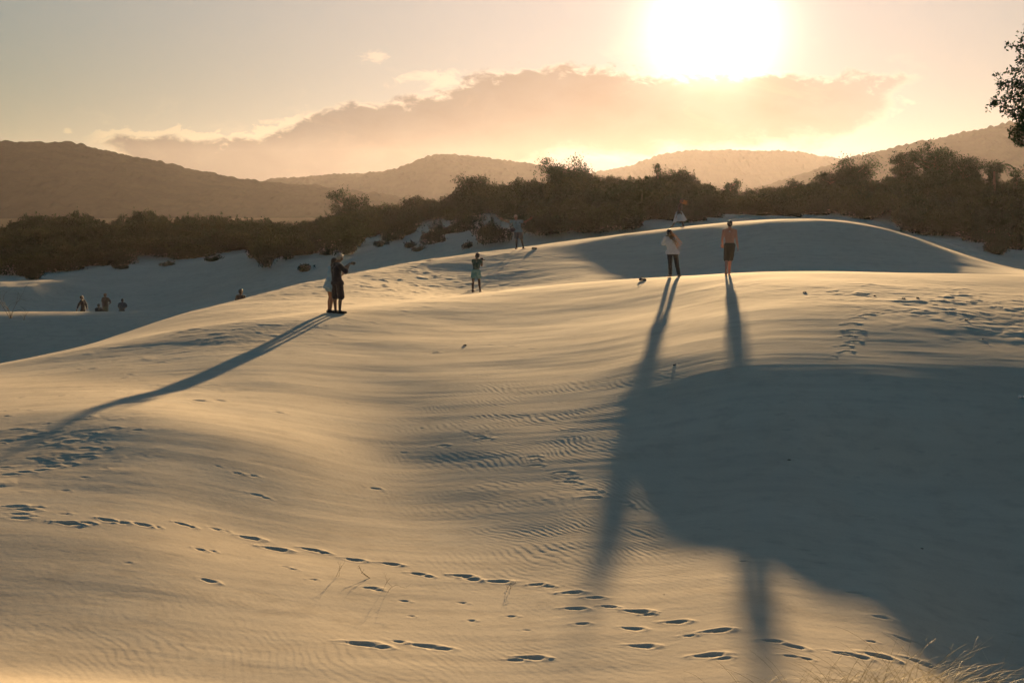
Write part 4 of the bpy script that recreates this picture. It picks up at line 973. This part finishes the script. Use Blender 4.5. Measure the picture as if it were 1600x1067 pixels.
he.shirt(CL['dark_cloth'], .95, .02, .02, .04); he.legs(CL['dark_cloth'], .98, .02, .035); he.shoes(SHOE); he.hair(HAIR_G, 'short')
def camera_thing(loc, rz, label, sc=1.0):
    root = bpy.data.objects.new('handheld_camera', None); COL.objects.link(root); root.location = loc; root.rotation_euler = (0, 0, rz); root.empty_display_size = .1
    tag(root, label, 'camera')
    bm = bmesh.new(); bmesh.ops.create_cube(bm, size=1, matrix=Matrix.Diagonal((.125*sc, .05*sc, .085*sc, 1))); bmesh.ops.bevel(bm, geom=bm.edges[:], offset=.01*sc, segments=2, affect='EDGES')
    me = bpy.data.meshes.new('camera_body'); bm.to_mesh(me); bm.free(); me.materials.append(SHOE); o = bpy.data.objects.new('camera_body', me); COL.objects.link(o); o.parent = root
    Geo().add(*capsule_geo((0, .02, 0), .032*sc, (0, .07*sc, 0), .03*sc, 16)).build('lens', SHOE, root)
camera_thing(p+Vector((.415,.22,1.475)), math.radians(-48), 'small dark camera in the outstretched hands on the near crest')
p2 = at_u(517, YC+.22)
she = Figure('person in loose pale blue shirt and pale shorts leaning on the black-clad one', p2, 1.66, 40, True, J=dict(
    pel=(-.01,0,.88), waist=(.02,0,1.0), chest=(.06,-.02,1.18), neck=(.09,-.03,1.36), head=(.13,-.04,1.52), hipL=(-.08,.07,.86), hipR=(.05,-.06,.86), kneL=(-.03,.12,.47), kneR=(.055,-.02,.47),
    ankL=(-.07,.08,.08), ankR=(-.01,-.06,.08), shL=(-.02,.11,1.33), shR=(.20,-.10,1.32), elL=(.05,.26,1.12), elR=(.30,-.18,1.10), wrL=(.28,.30,1.16), wrR=(.40,.04,1.17)),
    hands=dict(footL=(.8,.6,0), footR=(.9,.4,0)), look=Vector((.8,.6,0)))
she.shirt(CL['pale_blue_cloth'], .6, .026, .03, .10); she.legs(CL['pale_blue_cloth'], .32, .02, .03); she.shoes(SHOE); she.hair(HAIR_D, 'long')

# woman photographing, standing in the dip behind the near crest
p = at_u(744.3, 58.5)
w2 = Figure('person in dark teal top and pale teal shorts raising a camera, seen from behind', p, 1.70, 20, True, SKIN_D, J=dict(
    pel=(-.01,0,.87), waist=(.0,0,.99), chest=(.015,0,1.17), neck=(.03,.0,1.34), head=(.06,.03,1.50), hipL=(-.10,.02,.85), hipR=(.08,-.02,.85), kneL=(-.13,.03,.46), kneR=(.12,.02,.46), ankL=(-.15,0,.08), ankR=(.155,0,.08),
    shL=(-.13,.05,1.30), shR=(.175,-.04,1.30), elL=(-.13,.22,1.10), elR=(.23,.12,1.08), wrL=(.07,.30,1.30), wrR=(.24,.28,1.28)), hands=dict(dirR=(.5,.6,.4), dirL=(.7,.4,.4), curlR=.6, curlL=.6), look=Vector((.45,.9,0)))
w2.shirt(CL['teal_cloth'], .3, .012); w2.legs(CL['pale_teal_cloth'], .5, .018, .03); w2.hair(HAIR_D, 'long')
camera_thing(p+Vector((.22,.40,1.35)), math.radians(-25), 'small dark camera raised by the person in pale teal shorts')

# man with spread arms
p = at_u(811, 73.3)
m3 = Figure('person in light blue patterned shirt standing with both arms spread wide on the far crest', p, 1.88, 188, False, SKIN_D, J=dict(
    pel=(-.05,0,.95), waist=(-.08,0,1.08), chest=(-.12,0,1.27), neck=(-.14,0,1.45), head=(-.17,-.02,1.62), hipR=(-.14,0,.92), hipL=(.04,0,.92), kneR=(-.13,-.03,.50), kneL=(.13,-.03,.50), ankR=(-.13,0,.085), ankL=(.22,0,.085),
    shR=(-.32,0,1.43), shL=(.055,0,1.42), elR=(-.59,-.02,1.38), elL=(.31,-.02,1.38), wrR=(-.83,-.05,1.50), wrL=(.53,-.04,1.52)), hands=dict(dirR=(-.8,-.1,.5), dirL=(.8,-.1,.5), curlR=.1, curlL=.1, palmR=(0,-1,.2), palmL=(0,-1,.2), footR=(-.35,-.9,0), footL=(.5,-.85,0)), look=Vector((.05,-1,.05)))
m3.shirt(plain_mat('blue_print_cloth', (.20,.33,.38), .85, .1, .8, 9), .34, .02, .02, .02); m3.legs(CL['navy_shorts'], .8, .02, .03); m3.hair(HAIR_G, 'short')
def bag(loc, label, w, d, h, mat, strap=None, name='bag'):
    root = bpy.data.objects.new(name, None); COL.objects.link(root); root.location = loc; root.empty_display_size = .1; tag(root, label, 'bag')
    g = Geo()
    g.add(*capsule_geo((-w*.3,0,h*.45), h*.42, (w*.3,0,h*.42), h*.40)); g.add(*capsule_geo((-w*.25,-d*.2,h*.3), h*.3, (w*.25,d*.2,h*.32), h*.3))
    fuse('pouch', g, .012, mat, root, 3, .008, 9)
    if strap: Geo().tube(strap, [.008]*len(strap), 5).build('strap', mat, root)
bag(p+Vector((-.30,-.04,.86)), 'dark bag hanging at the hip of the one with spread arms', .2, .12, .26, CL['dark_cloth'], [(.0,0,.24),(.06,-.07,.42),(.16,-.10,.56),(.24,-.06,.66)], 'shoulder_bag')
q = Vector((*ground_at(835, 389), 0)); q.z = gz(q.x, q.y)
bag(q+Vector((0,0,-.01)), 'small dark bag lying on the far crest right of the spread-armed one', .30, .16, .12, CL['dark_cloth'], [(-.14,0,.06),(-.18,-.08,.03),(-.05,-.14,.02),(.1,-.12,.02),(.15,0,.06)], 'dropped_bag')
q = Vector((*ground_at(1004, 439), 0)); q.z = gz(q.x, q.y)
bag(q, 'dark bundle lying on the near crest left of the one in white tee', .30, .16, .10, CL['brown_cloth'], [(-.1,0,.08),(-.02,0,.14),(.08,0,.08)], 'bundle')

# woman in the white skirt striding along the far crest
p = at_u(1058.8, 73.2)
w4 = Figure('person in dark top and white flared skirt striding on the far crest, fair hair blowing', p, 1.60, -70, True, SKIN_D, J=dict(
    pel=(.02,0,.76), waist=(.03,0,.87), chest=(.06,0,1.02), neck=(.10,.0,1.19), head=(.13,-.02,1.35), hipL=(-.01,-.09,.73), hipR=(.05,.09,.73), kneL=(-.16,-.08,.40), kneR=(.16,.10,.38), ankL=(-.34,-.06,.06), ankR=(.25,.10,.08),
    shL=(.04,-.15,1.15), shR=(.14,.13,1.15), elL=(-.01,-.20,.93), elR=(.16,.22,.92), wrL=(.06,-.24,.78), wrR=(.08,.24,.76)), hands=dict(footL=(-.9,-.1,-.3)), look=Vector((-.9,-.2,-.5)))
w4.shirt(CL['brown_cloth'], .3, .016)
def skirt(fig, mat, z0, z1, r0, r1, cx=0.0):
    k = 64; V, F = [], []; m = 14
    for i in range(m):
        t = i/(m-1); z = z0+(z1-z0)*t; r = r0+(r1-r0)*t**.8
        for j in range(k):
            a = 2*PI*j/k; f = 1+.10*t*math.sin(a*9+2*t)+.05*t*math.sin(a*4+1)
            V.append((fig.J['pel'].x+cx*t+r*f*math.cos(a)*1.05, fig.J['pel'].y+r*f*math.sin(a)*.85, z+.03*t*math.sin(a*3+.7)+.05*t*t*math.cos(a)))
    for i in range(m-1):
        for j in range(k): F.append((i*k+j, i*k+(j+1) % k, (i+1)*k+(j+1) % k, (i+1)*k+j))
    o = mesh_from('skirt', np.array(V), F, mat, fig.root, True); sm = o.modifiers.new('t', 'SOLIDIFY'); sm.thickness = .006
skirt(w4, CL['white_cloth'], .82, .31, .12, .31, .04)
w4.hair(HAIR_D, 'short'); w4.hair(HAIR_B, 'strands', (1, .1, -.15), 26, .24, 4)

# woman in white tee
p = at_u(1052.5, 48.6)
w5 = Figure('person in white tee and dark trousers, long glowing hair blowing, on the near crest', p, 1.66, -14, True, J=dict(
    pel=(-.06,0,.87), waist=(-.10,0,.99), chest=(-.14,0,1.17), neck=(-.165,.0,1.35), head=(-.18,.03,1.51), hipL=(-.16,0,.85), hipR=(.03,0,.85), kneL=(-.13,.02,.46), kneR=(.09,.02,.46), ankL=(-.125,0,.08), ankR=(.165,-.03,.08),
    shL=(-.31,.02,1.31), shR=(-.01,-.02,1.31), elL=(-.385,.12,1.10), elR=(.03,.18,1.10), wrL=(-.27,.32,1.28), wrR=(-.10,.34,1.30)), hands=dict(dirL=(.5,.4,.6), dirR=(-.5,.4,.6), curlR=.6, curlL=.6, footR=(.5,.85,0), footL=(-.3,.9,0)), look=Vector((-.25,.95,0)))
w5.shirt(CL['white_cloth'], .75, .022, .03, .04); w5.legs(CL['black_trousers'], 1.92, .014, .012, 'trousers'); w5.hair(HAIR_D, 'long')
w5.hair(HAIR_B, 'strands', (.70, .0, -.66), 26, .52, 7)
camera_thing(p+Vector((-.19,.42,1.38)), math.radians(14), 'small dark camera held up by the one in white tee')

# bare-chested man walking away
p = at_u(1138.5, 46.2)
m6 = Figure('bare-backed person in dark knee shorts walking away along the near crest', p, 1.77, 6, False, plain_mat('skin_sunburnt', (.50,.24,.16), .5, .4, .1, 30), J=dict(
    hipL=(-.08,0,.93), hipR=(.08,0,.93), kneL=(-.08,.04,.49), kneR=(.045,.12,.51), ankL=(-.135,-.20,.16), ankR=(.015,.10,.085), pel=(0,0,.96), waist=(0,.01,1.1), chest=(0,.02,1.29), neck=(0,.03,1.475), head=(.0,.05,1.63),
    shL=(-.19,.02,1.42), shR=(.185,.02,1.42), elL=(-.24,.05,1.14), elR=(.22,-.03,1.14), wrL=(-.20,.24,.98), wrR=(.275,.04,.90)), hands=dict(footL=(.1,.55,-.8)))
m6.legs(plain_mat('tan_shorts', (.11,.085,.06)), .96, .018, .03); m6.hair(HAIR_D, 'short')

# the distant group at the left
def far_person(label, u, Y, H, phi, top, bot, hair=HAIR_D, J=None, hands=None, sleeve=.6, end=1.9, skin=SKIN_D, dz=0.0, female=False):
    p = at_u(u, Y, dz); f = Figure(label, p, H, phi, female, skin, J=J, hands=hands)
    f.shirt(CL[top], sleeve, .02, .02); f.legs(CL[bot], end, .016, .02, 'trousers' if end > 1 else 'shorts'); f.hair(hair, 'short'); return p, f
pp, ff = far_person('distant dark-clad person leaning in stride, first from the left of the far group', 129.5, 88, 1.74, 95, 'dark_cloth', 'black_trousers',
    J=dict(head=(-.05,-.02,1.60), neck=(-.03,0,1.44), chest=(.0,0,1.27), kneL=(.06,.10,.5), kneR=(-.14,-.08,.5), ankL=(.22,.1,.085), ankR=(-.24,-.1,.10), elL=(.20,-.02,1.16), wrL=(.27,-.06,.92), elR=(-.20,-.16,1.16), wrR=(-.30,-.2,.90)), sleeve=1.7)
bag(pp+Vector((.30,-.08,.70)), 'small white bag in the hand of the striding far person', .14, .1, .17, CL['white_cloth'], [(0,0,.1),(0,.0,.2)], 'hand_bag')
SQ = dict(pel=(0,0,.34), waist=(.0,.04,.46), chest=(.0,.08,.64), neck=(0,.10,.82), head=(0,.12,.97), hipL=(-.1,0,.32), hipR=(.1,0,.32), kneL=(-.16,.34,.48), kneR=(.16,.34,.48), ankL=(-.14,.14,.085), ankR=(.14,.14,.085),
    shL=(-.17,.10,.76), shR=(.17,.10,.76), elL=(-.22,.26,.60), elR=(.22,.26,.60), wrL=(-.10,.42,.56), wrR=(.10,.42,.56))
far_person('distant dark figure sitting low, between the striding and the khaki-clad far people', 153.5, 87.5, 1.7, 10, 'dark_cloth', 'brown_cloth', J=SQ, dz=.12, sleeve=1.7)
far_person('distant standing person in khaki trousers with hand on hip', 165, 89, 1.74, 200, 'brown_cloth', 'khaki_cloth', hair=HAIR_B,
    J=dict(elL=(.32,.05,1.16), wrL=(.15,.0,1.02), elR=(-.2,.02,1.15), wrR=(-.17,-.04,.92)), sleeve=.6)
KN = dict(pel=(0,0,.62), waist=(.02,0,.76), chest=(.05,0,.95), neck=(.06,-.02,1.12), head=(.07,-.04,1.27), hipL=(-.1,0,.58), hipR=(.1,0,.58), kneL=(-.2,.16,.20), kneR=(.16,.12,.16), ankL=(-.20,-.2,.085), ankR=(.14,-.26,.085),
    shL=(-.13,.02,1.07), shR=(.22,.0,1.07), elL=(-.22,.10,.84), elR=(.31,.02,.88), wrL=(-.12,.24,.74), wrR=(.20,-.20,.80))
far_person('distant kneeling person with elbows out, rightmost of the far group', 190, 88, 1.72, 180, 'grey_cloth', 'brown_cloth', J=KN, dz=.05)
far_person('lone person seen only from the shoulders up behind the long crest', 376.3, 61.0, 1.72, 30, 'brown_cloth', 'brown_cloth', hair=HAIR_D)

# ------------------------------------------------------------------ small plants
def sprig(name, label, u, v, H, n, seed, lean=(0.3, 0, 0), mat=None, rad=.0035, group=None):
    x, y = ground_at(u, v); root = None; g = Geo(); rnd = random.Random(seed)
    def grow(p, d, L, r, depth):
        pts = [p]; q = p
        for i in range(4):
            d = (d + Vector((rnd.gauss(0, .22), rnd.gauss(0, .22), rnd.gauss(0, .15)))).normalized(); q = q + d*L/4; pts.append(q)
            if depth < 2 and i > 0 and rnd.random() < .75:
                dd = (d + Vector((rnd.gauss(0, .8), rnd.gauss(0, .8), rnd.gauss(.1, .4)))).normalized(); grow(q, dd, L*rnd.uniform(.35, .6), r*.6, depth+1)
        g.tube(pts, [r*(1-.15*i) for i in range(5)], 4)
    for i in range(n): grow(Vector((rnd.gauss(0, .03), rnd.gauss(0, .03), -.03)), (Vector(lean)+Vector((rnd.gauss(0, .35), rnd.gauss(0, .35), 1))).normalized(), H*rnd.uniform(.6, 1.05), rad, 0)
    o = g.build(name, mat or TWIG); o.location = (x, y, gz(x, y)); tag(o, label, 'dry plant', group); return o
sprig('dry_sprig', 'thin dry sprig leaning by the footprints at lower left of centre', 524, 903, .22, 2, 1, (.45,0,0), rad=.0024)
sprig('dry_sprig', 'taller thin dry sprig right of the other, above the small prints', 596, 925, .28, 2, 2, (.35,0,0), rad=.0024)
sprig('dry_twig', 'dry twig lying flat on the sand beside the two sprigs', 590, 908, .30, 1, 3, (-3,0,-.6), rad=.006)
sprig('dry_twig', 'tiny dry twig beside the footprint trail in the middle', 795, 923, .16, 3, 4, (.9,0,-.5))
sprig('dry_weed', 'bare branching weed on the shaded dune at the left edge', 17, 497, 1.7, 5, 5, (.12,0,0), rad=.016)
sprig('dry_weed', 'low dry weed on the shaded dune right of the taller one', 37, 500, .6, 3, 6, rad=.010)
def clumps():
    rnd = random.Random(12)
    for i, (u, v, s, lab) in enumerate(((726,541,.05,'dark twiggy bit of debris on the pale patch left of centre'),(1053,571,.035,'small dark lump right of the long shadow'),(1257,457,.05,'small clod casting a fan of shade on the lit crest'),
            (1366,462,.05,'leftmost clod in the row on the trampled lit crest'),(1412,467,.045,'middle clod in the row on the trampled lit crest'),(1434,466,.045,'rightmost clod in the row on the trampled lit crest'),(1509,501,.04,'clod at the upper left of the scratched patch'),(1536,530,.03,'clod at the lower right of the scratched patch'),
            (1233,718,.03,'small dark clod in the middle of the big shadow'),(1441,857,.022,'small dark clod in the lower right of the big shadow'),(1596,622,.08,'pale pebble at the right edge of the big shadow'),(1038,929,.012,'tiny dark speck below the shadow corner'))):
        x, y = ground_at(u, v); g = Geo()
        for j in range(4): g.add(*ellipsoid_geo((rnd.gauss(0, .4)*s, rnd.gauss(0, .4)*s, s*.25), (s*rnd.uniform(.4, .7), s*rnd.uniform(.3, .6), s*rnd.uniform(.25, .5)), rnd.uniform(0, 3), 10, 7))
        root = bpy.data.objects.new('holder', None)
        o = fuse('sand_clod' if i != 10 else 'pebble', g, max(.006, s*.12), CLOD if i != 10 else CL['white_cloth'], None, 2, s*.08, i)
        o.location = (x, y, gz(x, y)); tag(o, lab, 'clod' if i != 10 else 'pebble'); bpy.data.objects.remove(root)
CLOD = plain_mat('damp_sand', (.16,.12,.08), .95, .05, .4, 30)
clumps()
def beach_grass():
    """arching blades rooted just below the frame on the near dune"""
    m = plain_mat('dune_grass', (.20,.17,.07), .6, .3, .5, 3)
    rnd = random.Random(3); g = Geo()
    for i in range(560):
        if rnd.random() < .62: u = rnd.gauss(1400, 95)
        else: u = rnd.uniform(1090, 1640)
        Y = rnd.uniform(8.6, 9.9)
        x = s_of(u, 1000)*Y; z = gz(x, Y)
        dens = math.exp(-((u-1420)/190)**2)
        L = rnd.uniform(.28, .58)+.45*dens*rnd.random()
        dirx = rnd.choice((1, 1, 1, -1))*rnd.uniform(.35, 1.1); diry = rnd.gauss(0, .5)
        pts = []; p = Vector((x, Y, z-.02)); a = rnd.uniform(.05, .5); bend = rnd.uniform(.9, 2.1)
        h = Vector((dirx, diry, 0)).normalized()
        n = 11
        for j in range(n):
            pts.append(p.copy()); an = a+bend*(j/n)**1.3; p = p + (h*math.sin(an)+Vector((0, 0, math.cos(an))))*L/n
        w = rnd.uniform(.0013, .0026)
        g.tube(pts, [w*(1-.85*j/(n-1)) for j in range(n)], 3)
    o = g.build('dune_grass', m); tag(o, 'arching dry grass blades along the bottom right edge', 'grass', kind='stuff')
beach_grass()
#PART6
